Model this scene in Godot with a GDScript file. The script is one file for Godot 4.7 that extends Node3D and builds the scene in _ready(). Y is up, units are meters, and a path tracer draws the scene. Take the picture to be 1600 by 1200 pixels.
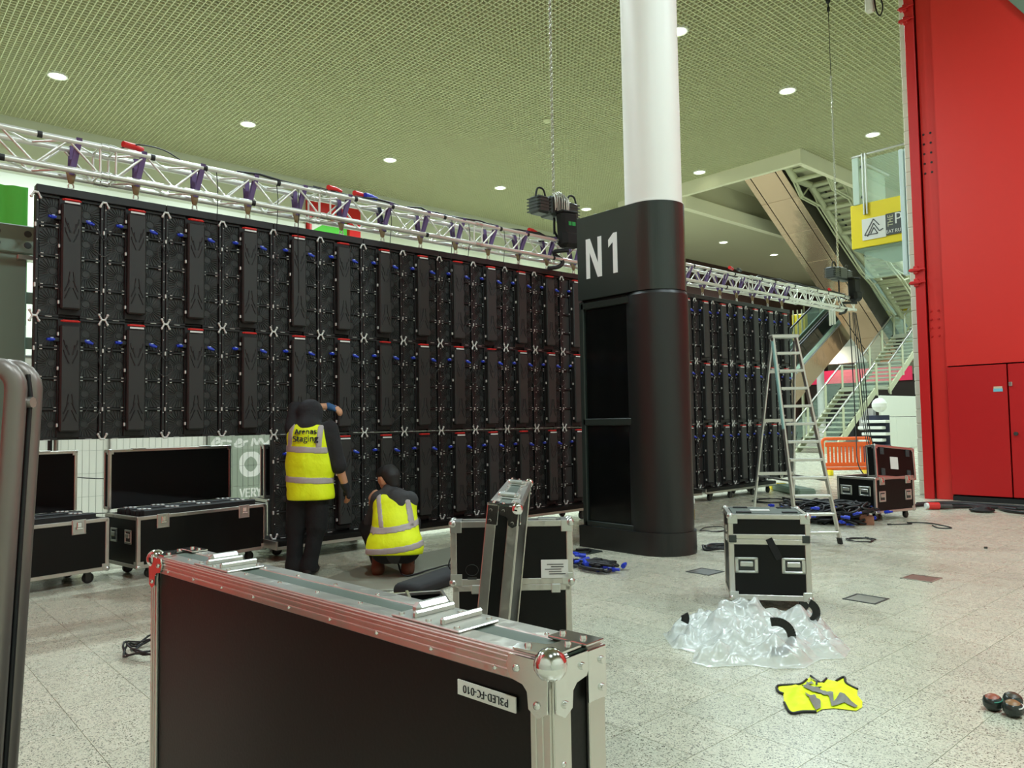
extends Node3D

const CAM := Vector3(-1.1792, 1.2865, 7.0632)
const YAW := -0.7267
const CEIL := 9.95
var M := {}
var used := {}
var rng := RandomNumberGenerator.new()

# ---------------------------------------------------------------- helpers
func stx() -> SurfaceTool:
	var s := SurfaceTool.new()
	s.begin(Mesh.PRIMITIVE_TRIANGLES)
	return s

func tri(s: SurfaceTool, a: Vector3, b: Vector3, c: Vector3, o: Vector3) -> void:
	if (b - a).cross(c - a).dot(o) > 0.0:
		var t := b
		b = c
		c = t
	s.add_vertex(a)
	s.add_vertex(b)
	s.add_vertex(c)

func quad(s: SurfaceTool, a: Vector3, b: Vector3, c: Vector3, d: Vector3, o: Vector3) -> void:
	tri(s, a, b, c, o)
	tri(s, a, c, d, o)

# box, chamfered by ch when ch > 0
func bx(s: SurfaceTool, c: Vector3, z: Vector3, ch := 0.0, bs := Basis.IDENTITY) -> void:
	s.set_smooth_group(-1)
	var h := z * 0.5
	if ch <= 0.0:
		for ax in 3:
			for sg in [-1.0, 1.0]:
				var n := Vector3.ZERO
				n[ax] = sg
				var u := Vector3.ZERO
				u[(ax + 1) % 3] = 1
				var v := Vector3.ZERO
				v[(ax + 2) % 3] = 1
				var p: Vector3 = n * h
				quad(s, c + bs * (p - u * h - v * h), c + bs * (p + u * h - v * h), c + bs * (p + u * h + v * h), c + bs * (p - u * h + v * h), bs * n)
		return
	ch = min(ch, min(h.x, min(h.y, h.z)) * 0.9)
	var i := h - Vector3(ch, ch, ch)
	for ax in 3:
		var a1 := (ax + 1) % 3
		var a2 := (ax + 2) % 3
		for sg in [-1.0, 1.0]:
			var n := Vector3.ZERO
			n[ax] = sg
			var q := []
			for k in [[-1, -1], [1, -1], [1, 1], [-1, 1]]:
				var p := Vector3.ZERO
				p[ax] = sg * h[ax]
				p[a1] = k[0] * i[a1]
				p[a2] = k[1] * i[a2]
				q.append(c + bs * p)
			quad(s, q[0], q[1], q[2], q[3], bs * n)
		# edges parallel to axis ax
		for s1 in [-1.0, 1.0]:
			for s2 in [-1.0, 1.0]:
				var e := []
				for k in [[-1, 0], [1, 0], [1, 1], [-1, 1]]:
					var p := Vector3.ZERO
					p[ax] = k[0] * i[ax]
					p[a1] = s1 * (h[a1] if k[1] == 0 else i[a1])
					p[a2] = s2 * (i[a2] if k[1] == 0 else h[a2])
					e.append(c + bs * p)
				var o := Vector3.ZERO
				o[a1] = s1
				o[a2] = s2
				quad(s, e[0], e[1], e[2], e[3], bs * o)
	for sx in [-1.0, 1.0]:
		for sy in [-1.0, 1.0]:
			for sz in [-1.0, 1.0]:
				tri(s, c + bs * Vector3(sx * h.x, sy * i.y, sz * i.z), c + bs * Vector3(sx * i.x, sy * h.y, sz * i.z), c + bs * Vector3(sx * i.x, sy * i.y, sz * h.z), bs * Vector3(sx, sy, sz))

# bar of rectangular section from a to b
func bar(s: SurfaceTool, a: Vector3, b: Vector3, w: float, t: float, up := Vector3.UP, ch := 0.0) -> void:
	var d := (b - a).normalized()
	if abs(d.dot(up)) > 0.98:
		up = Vector3.RIGHT
	var x := up.cross(d).normalized()
	var y := d.cross(x)
	bx(s, (a + b) * 0.5, Vector3(w, t, a.distance_to(b)), ch, Basis(x, y, d))

func tube(s: SurfaceTool, pts: Array, r: float, n := 8, caps := true, loop := false) -> void:
	s.set_smooth_group(0)
	var m := pts.size()
	var rings := []
	var x := Vector3.ZERO
	for i in m:
		var pa: Vector3 = pts[(i - 1 + m) % m] if (loop or i > 0) else pts[i]
		var pb: Vector3 = pts[(i + 1) % m] if (loop or i < m - 1) else pts[i]
		var d := (pb - pa).normalized()
		if x == Vector3.ZERO:
			x = d.cross(Vector3.UP if abs(d.y) < 0.9 else Vector3.RIGHT).normalized()
		x = (x - d * x.dot(d)).normalized()
		var y := d.cross(x)
		var rg := []
		for k in n:
			var a := TAU * k / n
			rg.append(Vector3(pts[i]) + (x * cos(a) + y * sin(a)) * r)
		rings.append(rg)
	for i in (m if loop else m - 1):
		var ra: Array = rings[i]
		var rb: Array = rings[(i + 1) % m]
		var o: Vector3 = (Vector3(pts[i]) + Vector3(pts[(i + 1) % m])) * 0.5
		for k in n:
			var k2 := (k + 1) % n
			var mid: Vector3 = (ra[k] + rb[k2]) * 0.5 - o
			quad(s, ra[k], ra[k2], rb[k2], rb[k], mid)
	if caps and not loop:
		s.set_smooth_group(-1)
		for e in [[0, 1], [m - 1, m - 2]]:
			var o: Vector3 = Vector3(pts[e[0]]) - Vector3(pts[e[1]])
			var rg: Array = rings[e[0]]
			for k in range(1, n - 1):
				tri(s, rg[0], rg[k], rg[k + 1], o)
		s.set_smooth_group(0)

func rod(s: SurfaceTool, a: Vector3, b: Vector3, r: float, n := 8) -> void:
	tube(s, [a, b], r, n)

# surface of revolution: prof = [Vector2(radius, height)], about local y
func lathe(s: SurfaceTool, prof: Array, xf: Transform3D, n := 16, flat := false) -> void:
	s.set_smooth_group(-1 if flat else 0)
	for i in prof.size() - 1:
		var p: Vector2 = prof[i]
		var q: Vector2 = prof[i + 1]
		var dn := Vector2(q.y - p.y, -(q.x - p.x))
		if not flat:
			s.set_smooth_group(i % 30 + 1 if abs(dn.normalized().y) > 0.99 or abs(dn.normalized().x) > 0.99 else 0)
		for k in n:
			var a := TAU * k / n
			var b := TAU * (k + 1) / n
			var m := (a + b) * 0.5
			var o := Vector3(cos(m) * dn.x, dn.y, sin(m) * dn.x)
			var A := Vector3(cos(a) * p.x, p.y, sin(a) * p.x)
			var B := Vector3(cos(b) * p.x, p.y, sin(b) * p.x)
			var C := Vector3(cos(b) * q.x, q.y, sin(b) * q.x)
			var D := Vector3(cos(a) * q.x, q.y, sin(a) * q.x)
			if p.x > 1e-6:
				tri(s, xf * A, xf * B, xf * C, xf.basis * o)
			if q.x > 1e-6:
				tri(s, xf * A, xf * C, xf * D, xf.basis * o)
	s.set_smooth_group(0)

func ball(s: SurfaceTool, c: Vector3, r: float, n := 12) -> void:
	var pr := []
	for i in n / 2 + 1:
		var a := -PI / 2 + PI * i / (n / 2)
		pr.append(Vector2(max(cos(a) * r, 0.0), sin(a) * r))
	lathe(s, pr, Transform3D(Basis.IDENTITY, c), n)

# polygon (in local xy) extruded along local z from 0 to d
func prism(s: SurfaceTool, poly: PackedVector2Array, d: float, xf: Transform3D, smooth := false) -> void:
	s.set_smooth_group(-1)
	var ids := Geometry2D.triangulate_polygon(poly)
	for i in range(0, ids.size(), 3):
		for z in [0.0, d]:
			tri(s, xf * Vector3(poly[ids[i]].x, poly[ids[i]].y, z), xf * Vector3(poly[ids[i + 1]].x, poly[ids[i + 1]].y, z), xf * Vector3(poly[ids[i + 2]].x, poly[ids[i + 2]].y, z), xf.basis * Vector3(0, 0, 1.0 if z == d and d > 0.0 else -1.0))
	var ccw := not Geometry2D.is_polygon_clockwise(poly)
	if smooth:
		s.set_smooth_group(0)
	for i in poly.size():
		var p := poly[i]
		var q := poly[(i + 1) % poly.size()]
		var o := Vector3(q.y - p.y, p.x - q.x, 0) * (1.0 if ccw else -1.0)
		quad(s, xf * Vector3(p.x, p.y, 0), xf * Vector3(q.x, q.y, 0), xf * Vector3(q.x, q.y, d), xf * Vector3(p.x, p.y, d), xf.basis * o)
	s.set_smooth_group(0)

func obj(called: String, s: SurfaceTool, m: Material, parent: Node = self) -> MeshInstance3D:
	s.generate_normals()
	s.set_material(m)
	return put(called, s.commit(), null, parent)

func put(called: String, mesh: Mesh, m: Material, parent: Node = self) -> MeshInstance3D:
	var o := MeshInstance3D.new()
	o.mesh = mesh
	if m:
		o.material_override = m
	o.name = numbered(called) if parent == self else called
	parent.add_child(o, true)
	return o

func numbered(n: String) -> String:
	if not used.has(n):
		used[n] = 0
		return n
	used[n] += 1
	return "%s_%03d" % [n, used[n]]

func tag(o: Node, label: String, cat: String, group := "") -> Node:
	o.set_meta("label", label)
	o.set_meta("category", cat)
	if group:
		o.set_meta("group", group)
	return o

func thing(called: String, label: String, cat: String, at := Vector3.ZERO, turn := 0.0, group := "") -> Node3D:
	var o := Node3D.new()
	o.name = numbered(called)
	add_child(o)
	o.position = at
	o.rotation.y = turn
	return tag(o, label, cat, group)

func shell(called: String, label: String, cat := "structure") -> Node3D:
	var o := thing(called, label, cat)
	o.set_meta("kind", "structure")
	return o

func stuff(o: Node) -> Node:
	o.set_meta("kind", "stuff")
	return o

func dup(root: Node3D, at: Vector3, turn: float, label: String) -> Node3D:
	var r: Node3D = root.duplicate()
	r.name = numbered(String(root.name).rstrip("0123456789").trim_suffix("_"))
	add_child(r)
	r.position = at
	r.rotation.y = turn
	r.set_meta("label", label)
	return r

func mt(n: String, c: Color, rough := 0.5, metal := 0.0) -> StandardMaterial3D:
	var m := StandardMaterial3D.new()
	m.albedo_color = c
	m.roughness = rough
	m.metallic = metal
	M[n] = m
	return m

func rgb(r: int, g: int, b: int) -> Color:
	return Color(r / 255.0, g / 255.0, b / 255.0)

func nth(n: int) -> String:
	return ["first", "second", "third", "fourth", "fifth", "sixth", "seventh", "eighth", "ninth", "tenth", "eleventh", "twelfth", "thirteenth", "fourteenth", "fifteenth", "sixteenth", "seventeenth", "eighteenth", "nineteenth", "twentieth", "twenty-first", "twenty-second", "twenty-third", "twenty-fourth"][n]

func noise_tex(freq: float, sz: int, ramp: Array, nrm := false, bump := 2.0, seed_ := 1) -> NoiseTexture2D:
	var f := FastNoiseLite.new()
	f.seed = seed_
	f.frequency = freq
	f.fractal_octaves = 4
	var t := NoiseTexture2D.new()
	t.width = sz
	t.height = sz
	t.seamless = true
	t.noise = f
	if nrm:
		t.as_normal_map = true
		t.bump_strength = bump
	elif ramp.size():
		var g := Gradient.new()
		g.offsets = PackedFloat32Array([0.0, 1.0])
		g.colors = PackedColorArray(ramp)
		t.color_ramp = g
	return t

func text(called: String, body: String, h: float, depth: float, m: Material, parent: Node, xf: Transform3D, font := "Droid Sans", squeeze := 1.0) -> MeshInstance3D:
	var t := TextMesh.new()
	var f := SystemFont.new()
	f.font_names = PackedStringArray([font])
	t.font = f
	t.text = body
	t.font_size = 64
	t.pixel_size = h / 46.0
	t.depth = depth
	var o := put(called, t, m, parent)
	o.transform = xf * Transform3D(Basis.from_scale(Vector3(squeeze, 1, 1)), Vector3.ZERO)
	return o

# sagging line between two points
func sag(a: Vector3, b: Vector3, drop: float, n := 8) -> Array:
	var r := []
	for i in n + 1:
		var t := float(i) / n
		r.append(a.lerp(b, t) - Vector3(0, drop * 4.0 * t * (1.0 - t), 0))
	return r

func spline(pts: Array, sub := 5, loop := false) -> Array:
	var r := []
	var n := pts.size()
	for i in (n if loop else n - 1):
		var p0: Vector3 = pts[(i - 1 + n) % n] if (loop or i > 0) else pts[i]
		var p1: Vector3 = pts[i]
		var p2: Vector3 = pts[(i + 1) % n]
		var p3: Vector3 = pts[(i + 2) % n] if (loop or i < n - 2) else p2
		for k in sub:
			r.append(p1.cubic_interpolate(p2, p0, p3, float(k) / sub))
	if not loop:
		r.append(pts[n - 1])
	return r

# tangled coil of cable lying on the floor
func coil_pts(c: Vector3, r: float, turns: float, seed_: int, rise := 0.03, squash := 1.0) -> Array:
	var g := RandomNumberGenerator.new()
	g.seed = seed_
	var p := []
	var n := int(turns * 10)
	var rr := r
	for i in n:
		var a := TAU * i / 10.0 + g.randf_range(-0.2, 0.2)
		rr = lerp(rr, r * g.randf_range(0.45, 1.15), 0.4)
		p.append(c + Vector3(cos(a) * rr, g.randf() * rise, sin(a) * rr * squash))
	return spline(p, 3)

# ---------------------------------------------------------------- bodies: smooth union of tapered capsules, meshed as surface nets
func nets(bones: Array, cell: float, m: Material, k := 0.035, clips := []) -> ArrayMesh:
	var lo := Vector3(1e9, 1e9, 1e9)
	var hi := -lo
	for b in bones:
		for e in [[b[0], b[2]], [b[1], b[3]]]:
			var r: float = e[1] + 0.02
			lo = lo.min(e[0] - Vector3(r, r, r))
			hi = hi.max(e[0] + Vector3(r, r, r))
	lo -= Vector3(cell, cell, cell) * 2
	hi += Vector3(cell, cell, cell) * 2
	var nx := int((hi.x - lo.x) / cell) + 1
	var ny := int((hi.y - lo.y) / cell) + 1
	var nz := int((hi.z - lo.z) / cell) + 1
	var f := PackedFloat32Array()
	f.resize(nx * ny * nz)
	f.fill(0.2)
	for b in bones:
		var a: Vector3 = b[0]
		var e: Vector3 = b[1]
		var ra: float = b[2]
		var rb: float = b[3]
		var ab := e - a
		var l2: float = max(ab.length_squared(), 1e-9)
		var pad: float = max(ra, rb) + k + cell
		var mn := (a.min(e) - Vector3(pad, pad, pad) - lo) / cell
		var mx := (a.max(e) + Vector3(pad, pad, pad) - lo) / cell
		for z in range(max(int(mn.z), 0), min(int(mx.z) + 1, nz)):
			for y in range(max(int(mn.y), 0), min(int(mx.y) + 1, ny)):
				var id := (z * ny + y) * nx
				for x in range(max(int(mn.x), 0), min(int(mx.x) + 1, nx)):
					var p := lo + Vector3(x, y, z) * cell
					var t: float = clamp((p - a).dot(ab) / l2, 0.0, 1.0)
					var d := p.distance_to(a + ab * t) - (ra + (rb - ra) * t)
					var o := f[id + x]
					var h: float = max(k - abs(o - d), 0.0) / k
					f[id + x] = min(o, d) - h * h * k * 0.25
	for c in clips:
		var n: Vector3 = c[0]
		for z in nz:
			for y in ny:
				var id := (z * ny + y) * nx
				for x in nx:
					var d := n.dot(lo + Vector3(x, y, z) * cell) - float(c[1])
					if d > f[id + x]:
						f[id + x] = d
	var idx := PackedInt32Array()
	idx.resize(nx * ny * nz)
	idx.fill(-1)
	var V := PackedVector3Array()
	var off := [0, 1, nx, nx + 1, nx * ny, nx * ny + 1, nx * ny + nx, nx * ny + nx + 1]
	var edges := [[0, 1], [2, 3], [4, 5], [6, 7], [0, 2], [1, 3], [4, 6], [5, 7], [0, 4], [1, 5], [2, 6], [3, 7]]
	for z in nz - 1:
		for y in ny - 1:
			var id := (z * ny + y) * nx
			for x in nx - 1:
				var i := id + x
				var c := 0
				for q in 8:
					if f[i + off[q]] < 0.0:
						c += 1
				if c == 0 or c == 8:
					continue
				var sum := Vector3.ZERO
				var cnt := 0
				for e in edges:
					var fa := f[i + off[e[0]]]
					var fb := f[i + off[e[1]]]
					if (fa < 0.0) != (fb < 0.0):
						var t := fa / (fa - fb)
						var pa := Vector3(e[0] & 1, (e[0] >> 1) & 1, e[0] >> 2)
						var pb := Vector3(e[1] & 1, (e[1] >> 1) & 1, e[1] >> 2)
						sum += pa.lerp(pb, t)
						cnt += 1
				idx[i] = V.size()
				V.append(lo + (Vector3(x, y, z) + sum / cnt) * cell)
	var I := PackedInt32Array()
	for z in range(1, nz - 1):
		for y in range(1, ny - 1):
			var id := (z * ny + y) * nx
			for x in range(1, nx - 1):
				var i := id + x
				var s0 := f[i] < 0.0
				for ax in 3:
					var st: int = [1, nx, nx * ny][ax]
					if (f[i + st] < 0.0) == s0:
						continue
					var u: int = [nx, nx * ny, 1][ax]
					var v: int = [nx * ny, 1, nx][ax]
					var a := idx[i - u - v]
					var b := idx[i - v]
					var cc := idx[i]
					var d := idx[i - u]
					if a < 0 or b < 0 or cc < 0 or d < 0:
						continue
					if s0:
						I.append_array([a, cc, b, a, d, cc])
					else:
						I.append_array([a, b, cc, a, cc, d])
	var N := PackedVector3Array()
	N.resize(V.size())
	for t in range(0, I.size(), 3):
		var n := (V[I[t + 2]] - V[I[t]]).cross(V[I[t + 1]] - V[I[t]])
		for q in 3:
			N[I[t + q]] += n
	for q in N.size():
		N[q] = N[q].normalized()
	var arr := []
	arr.resize(Mesh.ARRAY_MAX)
	arr[Mesh.ARRAY_VERTEX] = V
	arr[Mesh.ARRAY_NORMAL] = N
	arr[Mesh.ARRAY_INDEX] = I
	var me := ArrayMesh.new()
	me.add_surface_from_arrays(Mesh.PRIMITIVE_TRIANGLES, arr)
	me.surface_set_material(0, m)
	return me

# cloth or film lying on the floor: polygon in xz cut into cells, height from a callable
func sheet(s: SurfaceTool, poly: PackedVector2Array, cell: float, hf: Callable) -> void:
	s.set_smooth_group(0)
	var lo := Vector2(1e9, 1e9)
	var hi := -lo
	for p in poly:
		lo = lo.min(p)
		hi = hi.max(p)
	var x: float = floor(lo.x / cell) * cell
	while x < hi.x:
		var z: float = floor(lo.y / cell) * cell
		while z < hi.y:
			var sq := PackedVector2Array([Vector2(x, z), Vector2(x + cell, z), Vector2(x + cell, z + cell), Vector2(x, z + cell)])
			for half in [PackedVector2Array([sq[0], sq[1], sq[2]]), PackedVector2Array([sq[0], sq[2], sq[3]])]:
				for q in Geometry2D.intersect_polygons(half, poly):
					for i in range(1, q.size() - 1):
						tri(s, Vector3(q[0].x, hf.call(q[0]), q[0].y), Vector3(q[i].x, hf.call(q[i]), q[i].y), Vector3(q[i + 1].x, hf.call(q[i + 1]), q[i + 1].y), Vector3.UP)
			z += cell
		x += cell

func pv(a: Array) -> PackedVector2Array:
	var r := PackedVector2Array()
	for i in range(0, a.size(), 2):
		r.append(Vector2(a[i], a[i + 1]))
	return r

# ---------------------------------------------------------------- scene
func _ready() -> void:
	rng.seed = 7
	var cam := Camera3D.new()
	cam.name = "camera"
	cam.transform = Transform3D(Basis(Vector3(0.7475, -0.0166, 0.664), Vector3(-0.0206, 0.9986, 0.0481), -Vector3(0.6639, 0.0496, -0.7462)).orthonormalized(), CAM)
	cam.fov = 53.46
	cam.near = 0.05
	cam.far = 200.0
	add_child(cam)
	cam.current = true
	var we := WorldEnvironment.new()
	we.name = "world_environment"
	var en := Environment.new()
	en.background_mode = Environment.BG_COLOR
	en.background_color = Color(0.02, 0.02, 0.02)
	en.tonemap_mode = Environment.TONE_MAPPER_LINEAR
	en.tonemap_exposure = 1.0
	en.sdfgi_enabled = true
	en.ssao_enabled = true
	en.ssil_enabled = true
	we.environment = en
	add_child(we)
	materials()
	# ceiling downlights: [position, energy, what the label says]
	var warm := Color(0.92, 1.0, 1.02)
	var lamps := [
		[Vector3(2.75, CEIL, -13.93), 185.0, "bright round ceiling downlight above the left end of the truss"],
		[Vector3(7.53, CEIL, -13.93), 185.0, "bright round ceiling downlight, second from the left of the row above the truss"],
		[Vector3(12.3, CEIL, -13.93), 185.0, "bright round ceiling downlight, third from the left of the row above the truss"],
		[Vector3(17.08, CEIL, -13.93), 185.0, "bright round ceiling downlight just left of the hoist chain"],
		[Vector3(21.7, CEIL, -13.89), 185.0, "bright round ceiling downlight just above the numbered black sign"],
		[Vector3(17.57, CEIL, -2.81), 140.0, "bright round ceiling downlight right of the white column"],
		[Vector3(22.57, CEIL, -2.72), 140.0, "bright round ceiling downlight above the glass balcony"],
		[Vector3(21.4, CEIL, -8.21), 22.0, "bright round ceiling downlight touching the white column's right edge"],
		[Vector3(29.55, 9.46, -12.53), 110.0, "round downlight in the lower plain ceiling, nearer the black pillar"],
		[Vector3(33.95, 9.46, -12.47), 110.0, "round downlight in the lower plain ceiling, nearer the escalator"]]
	for l in lamps:
		downlight(l[0], l[1], warm, l[2], "round ceiling downlights", 78.0 if l[1] > 50.0 else 46.0)
	# the same rows going on over and behind the camera
	for p in [Vector3(-2.0, CEIL, -13.93), Vector3(12.75, CEIL, -2.81), Vector3(8.0, CEIL, -2.81), Vector3(3.2, CEIL, -2.81), Vector3(-1.6, CEIL, -2.81), Vector3(27.4, CEIL, -2.7), Vector3(32.2, CEIL, -2.6), Vector3(37.0, CEIL, -2.6),
			Vector3(-1.6, CEIL, 8.3), Vector3(3.2, CEIL, 8.3), Vector3(8.0, CEIL, 8.3)]:
		downlight(p, 140.0, warm, "round ceiling downlight of the rows over and behind the camera", "ceiling downlights outside the picture")
	setting()
	far_side()
	video_wall()
	rigging()
	pillar()
	cases()
	ladder()
	people()
	floor_things()
	hoarding()
	foreground()

func downlight(p: Vector3, e: float, c: Color, label: String, group := "round ceiling downlights", cone := 78.0) -> void:
	var t := thing("ceiling_downlight", label, "lamp", p, 0, group)
	var s := stx()
	lathe(s, [Vector2(0.17, 0.05), Vector2(0.225, 0.05), Vector2(0.225, -0.02), Vector2(0.205, -0.03), Vector2(0.185, -0.02), Vector2(0.17, 0.05)], Transform3D.IDENTITY, 20)
	obj("trim_ring", s, M.white_paint, t)
	s = stx()
	lathe(s, [Vector2(0.0, -0.034), Vector2(0.13, -0.028), Vector2(0.18, 0.0), Vector2(0.18, 0.03), Vector2(0.0, 0.03)], Transform3D.IDENTITY, 20)
	obj("lens", s, M.lamp, t)
	var l := SpotLight3D.new()
	l.name = "light"
	l.position = Vector3(0, -0.06, 0)
	l.rotation.x = -PI / 2
	l.spot_angle = cone
	l.spot_angle_attenuation = 0.6
	l.spot_range = 60.0
	l.spot_attenuation = 2.0
	l.light_energy = e * 0.288
	l.light_color = c
	l.light_size = 0.17
	l.shadow_enabled = true
	t.add_child(l)

func materials() -> void:
	var m := mt("lamp", Color(1, 1, 0.95), 0.5)
	m.emission_enabled = true
	m.emission = Color(0.97, 1.0, 0.88)
	m.emission_energy_multiplier = 6.0
	# terrazzo: fine grey, black and cream chips
	var g := RandomNumberGenerator.new()
	g.seed = 11
	for v in 3:
		var im := Image.create(1024, 1024, false, Image.FORMAT_RGB8)
		var base: Color = [rgb(200, 198, 176), rgb(195, 194, 173), rgb(204, 201, 179)][v]
		im.fill(base)
		for i in 15000:
			var w := g.randi_range(2, 7)
			var h := g.randi_range(2, 6)
			var q := g.randf()
			var cc := rgb(92, 92, 82) if q < 0.28 else (rgb(150, 148, 130) if q < 0.62 else (rgb(222, 218, 198) if q < 0.95 else rgb(45, 44, 40)))
			var x := g.randi_range(0, 1016)
			var y := g.randi_range(0, 1016)
			im.fill_rect(Rect2i(x, y, w, h), cc)
			im.fill_rect(Rect2i(x + 1, y - 1 if y > 0 else y, max(w - 2, 1), h + 2), cc)
		im.generate_mipmaps()
		m = mt("terrazzo%d" % v, Color.WHITE, 0.32)
		m.albedo_texture = ImageTexture.create_from_image(im)
		m.uv1_triplanar = true
		m.uv1_world_triplanar = true
		m.uv1_scale = Vector3(1.15, 1.15, 1.15)
		m.uv1_offset = Vector3(v * 0.37, 0, v * 0.21)
		m.roughness_texture = noise_tex(0.01, 256, [Color(0.75, 0.75, 0.75), Color(1, 1, 1)])
	mt("joint", rgb(134, 133, 118), 0.9)
	mt("floor_plain", rgb(170, 170, 152), 0.4)
	mt("white_paint", rgb(228, 228, 216), 0.55)
	mt("column_white", rgb(235, 234, 226), 0.45)
	mt("grid_paint", rgb(202, 202, 162), 0.6)
	mt("plenum", rgb(36, 36, 26), 0.95)
	mt("plaster", rgb(190, 186, 156), 0.8)
	mt("fascia", rgb(222, 218, 190), 0.7)
	mt("wall_olive", rgb(208, 210, 186), 0.85)
	mt("wall_white", rgb(226, 228, 214), 0.8)
	mt("wall_brown", rgb(70, 44, 36), 0.8)
	m = mt("red", rgb(216, 48, 42), 0.42)
	m.roughness_texture = noise_tex(0.02, 256, [Color(0.8, 0.8, 0.8), Color(1, 1, 1)])
	mt("red_door", rgb(190, 24, 26), 0.4)
	mt("red_steel", rgb(196, 26, 27), 0.38)
	mt("block", rgb(238, 238, 218), 0.8)
	mt("mortar", rgb(150, 150, 130), 0.95)
	# black cabinet plastics and metals
	m = mt("led_black", rgb(17, 17, 17), 0.55)
	m = mt("led_spine", rgb(41, 41, 39), 0.55)
	mt("led_ridge", rgb(26, 26, 26), 0.5)
	mt("led_module", rgb(43, 43, 41), 0.5)
	mt("black_bar", rgb(20, 20, 20), 0.45)
	mt("screw", rgb(214, 214, 208), 0.4, 0.3)
	mt("cast_alu", rgb(214, 214, 208), 0.4, 0.4)
	mt("handle_red", rgb(214, 44, 40), 0.35)
	mt("label_white", rgb(226, 226, 220), 0.6)
	mt("blue_plug", rgb(36, 62, 190), 0.35)
	mt("plug_tip", rgb(190, 205, 235), 0.35)
	mt("rubber", rgb(16, 16, 16), 0.6)
	mt("cable", rgb(20, 20, 20), 0.5)
	mt("cable_grey", rgb(70, 70, 68), 0.5)
	m = mt("alu", rgb(208, 208, 200), 0.36, 0.85)
	m.roughness_texture = noise_tex(0.03, 256, [Color(0.7, 0.7, 0.7), Color(1, 1, 1)])
	mt("truss_alu", rgb(224, 224, 216), 0.38, 0.7)
	m = mt("case_trim", rgb(206, 202, 194), 0.28, 0.9)
	m.normal_enabled = true
	m.normal_texture = noise_tex(0.05, 256, [], true, 1.5)
	m.normal_scale = 0.25
	m.uv1_triplanar = true
	mt("chrome", rgb(225, 225, 222), 0.12, 1.0)
	mt("zinc", rgb(205, 206, 200), 0.28, 0.9)
	m = mt("case_black", rgb(13, 13, 11), 0.42)
	m.metallic_specular = 0.35
	m.normal_enabled = true
	m.normal_texture = noise_tex(0.12, 256, [], true, 2.0)
	m.normal_scale = 0.06
	m.uv1_triplanar = true
	m.uv1_scale = Vector3(3, 3, 3)
	mt("case_top", rgb(66, 78, 66), 0.4)
	mt("foam", rgb(10, 10, 10), 0.95)
	mt("wheel", rgb(22, 22, 22), 0.5)
	mt("purple", rgb(104, 84, 128), 0.8)
	mt("sleeve", rgb(150, 132, 100), 0.85)
	mt("tape", rgb(18, 18, 18), 0.5)
	mt("hoist", rgb(50, 56, 52), 0.45)
	mt("bag", rgb(18, 18, 18), 0.8)
	mt("sticker_green", rgb(40, 150, 70), 0.6)
	mt("chain", rgb(190, 188, 176), 0.35, 0.7)
	m = mt("gloss_black", rgb(42, 49, 45), 0.24)
	m = mt("satin_black", rgb(27, 28, 26), 0.4)
	mt("screen", rgb(10, 12, 11), 0.12)
	mt("letter", rgb(232, 234, 228), 0.5)
	mt("yellow", rgb(238, 214, 14), 0.4)
	m = mt("glass", Color(0.75, 0.88, 0.82, 0.22), 0.02)
	m.transparency = BaseMaterial3D.TRANSPARENCY_ALPHA
	mt("steel", rgb(196, 196, 188), 0.3, 0.9)
	mt("stair", rgb(190, 192, 160), 0.6)
	mt("tread", rgb(168, 172, 150), 0.6)
	m = mt("bronze", rgb(230, 200, 172), 0.16, 0.75)
	m.normal_enabled = true
	m.normal_texture = noise_tex(0.01, 256, [], true, 3.0, 8)
	m.normal_scale = 0.25
	m.uv1_triplanar = true
	m.uv1_scale = Vector3(0.5, 0.5, 0.5)
	m = mt("smoked_glass", Color(0.1, 0.14, 0.11, 0.72), 0.05)
	m.transparency = BaseMaterial3D.TRANSPARENCY_ALPHA
	m = mt("olive_steel", rgb(190, 176, 120), 0.3, 0.85)
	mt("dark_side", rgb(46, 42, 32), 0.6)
	mt("orange", rgb(240, 96, 28), 0.45)
	# people
	mt("skin", rgb(206, 150, 116), 0.55)
	mt("hair", rgb(20, 17, 15), 0.6)
	m = mt("hiviz", rgb(234, 252, 16), 0.65)
	mt("reflective", rgb(176, 168, 166), 0.45)
	m = mt("sweat_dark", rgb(34, 34, 36), 0.9)
	mt("sweat_grey", rgb(58, 59, 60), 0.9)
	mt("trousers", rgb(14, 14, 15), 0.9)
	mt("boots", rgb(98, 58, 36), 0.6)
	mt("shoe_black", rgb(16, 16, 17), 0.6)
	mt("glove", rgb(24, 26, 30), 0.7)
	mt("glove_blue", rgb(40, 84, 130), 0.7)
	mt("stripe_grey", rgb(128, 127, 118), 0.5)
	mt("print_navy", rgb(36, 40, 60), 0.7)
	m = mt("film", Color(0.95, 0.97, 0.95, 0.34), 0.25)
	m.transparency = BaseMaterial3D.TRANSPARENCY_ALPHA
	m.cull_mode = BaseMaterial3D.CULL_DISABLED
	for k in ["hiviz", "trousers", "sweat_dark", "sweat_grey"]:
		M[k].normal_enabled = true
		M[k].normal_texture = noise_tex(0.012, 256, [], true, 6.0, 4)
		M[k].normal_scale = 0.8
		M[k].uv1_triplanar = true
		M[k].uv1_scale = Vector3(2.2, 1.6, 2.2)
	mt("mat_grey", rgb(142, 142, 126), 0.85)
	mt("green_cloth", rgb(86, 190, 60), 0.7)
	mt("grey_green", rgb(120, 142, 124), 0.6)
	mt("frame_grey", rgb(126, 117, 110), 0.4, 0.5)
	mt("board_dark", rgb(48, 38, 32), 0.6)
	m = mt("pink_sign", rgb(225, 50, 90), 0.6)
	m.emission_enabled = true
	m.emission = rgb(225, 60, 95)
	m.emission_energy_multiplier = 0.35

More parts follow.
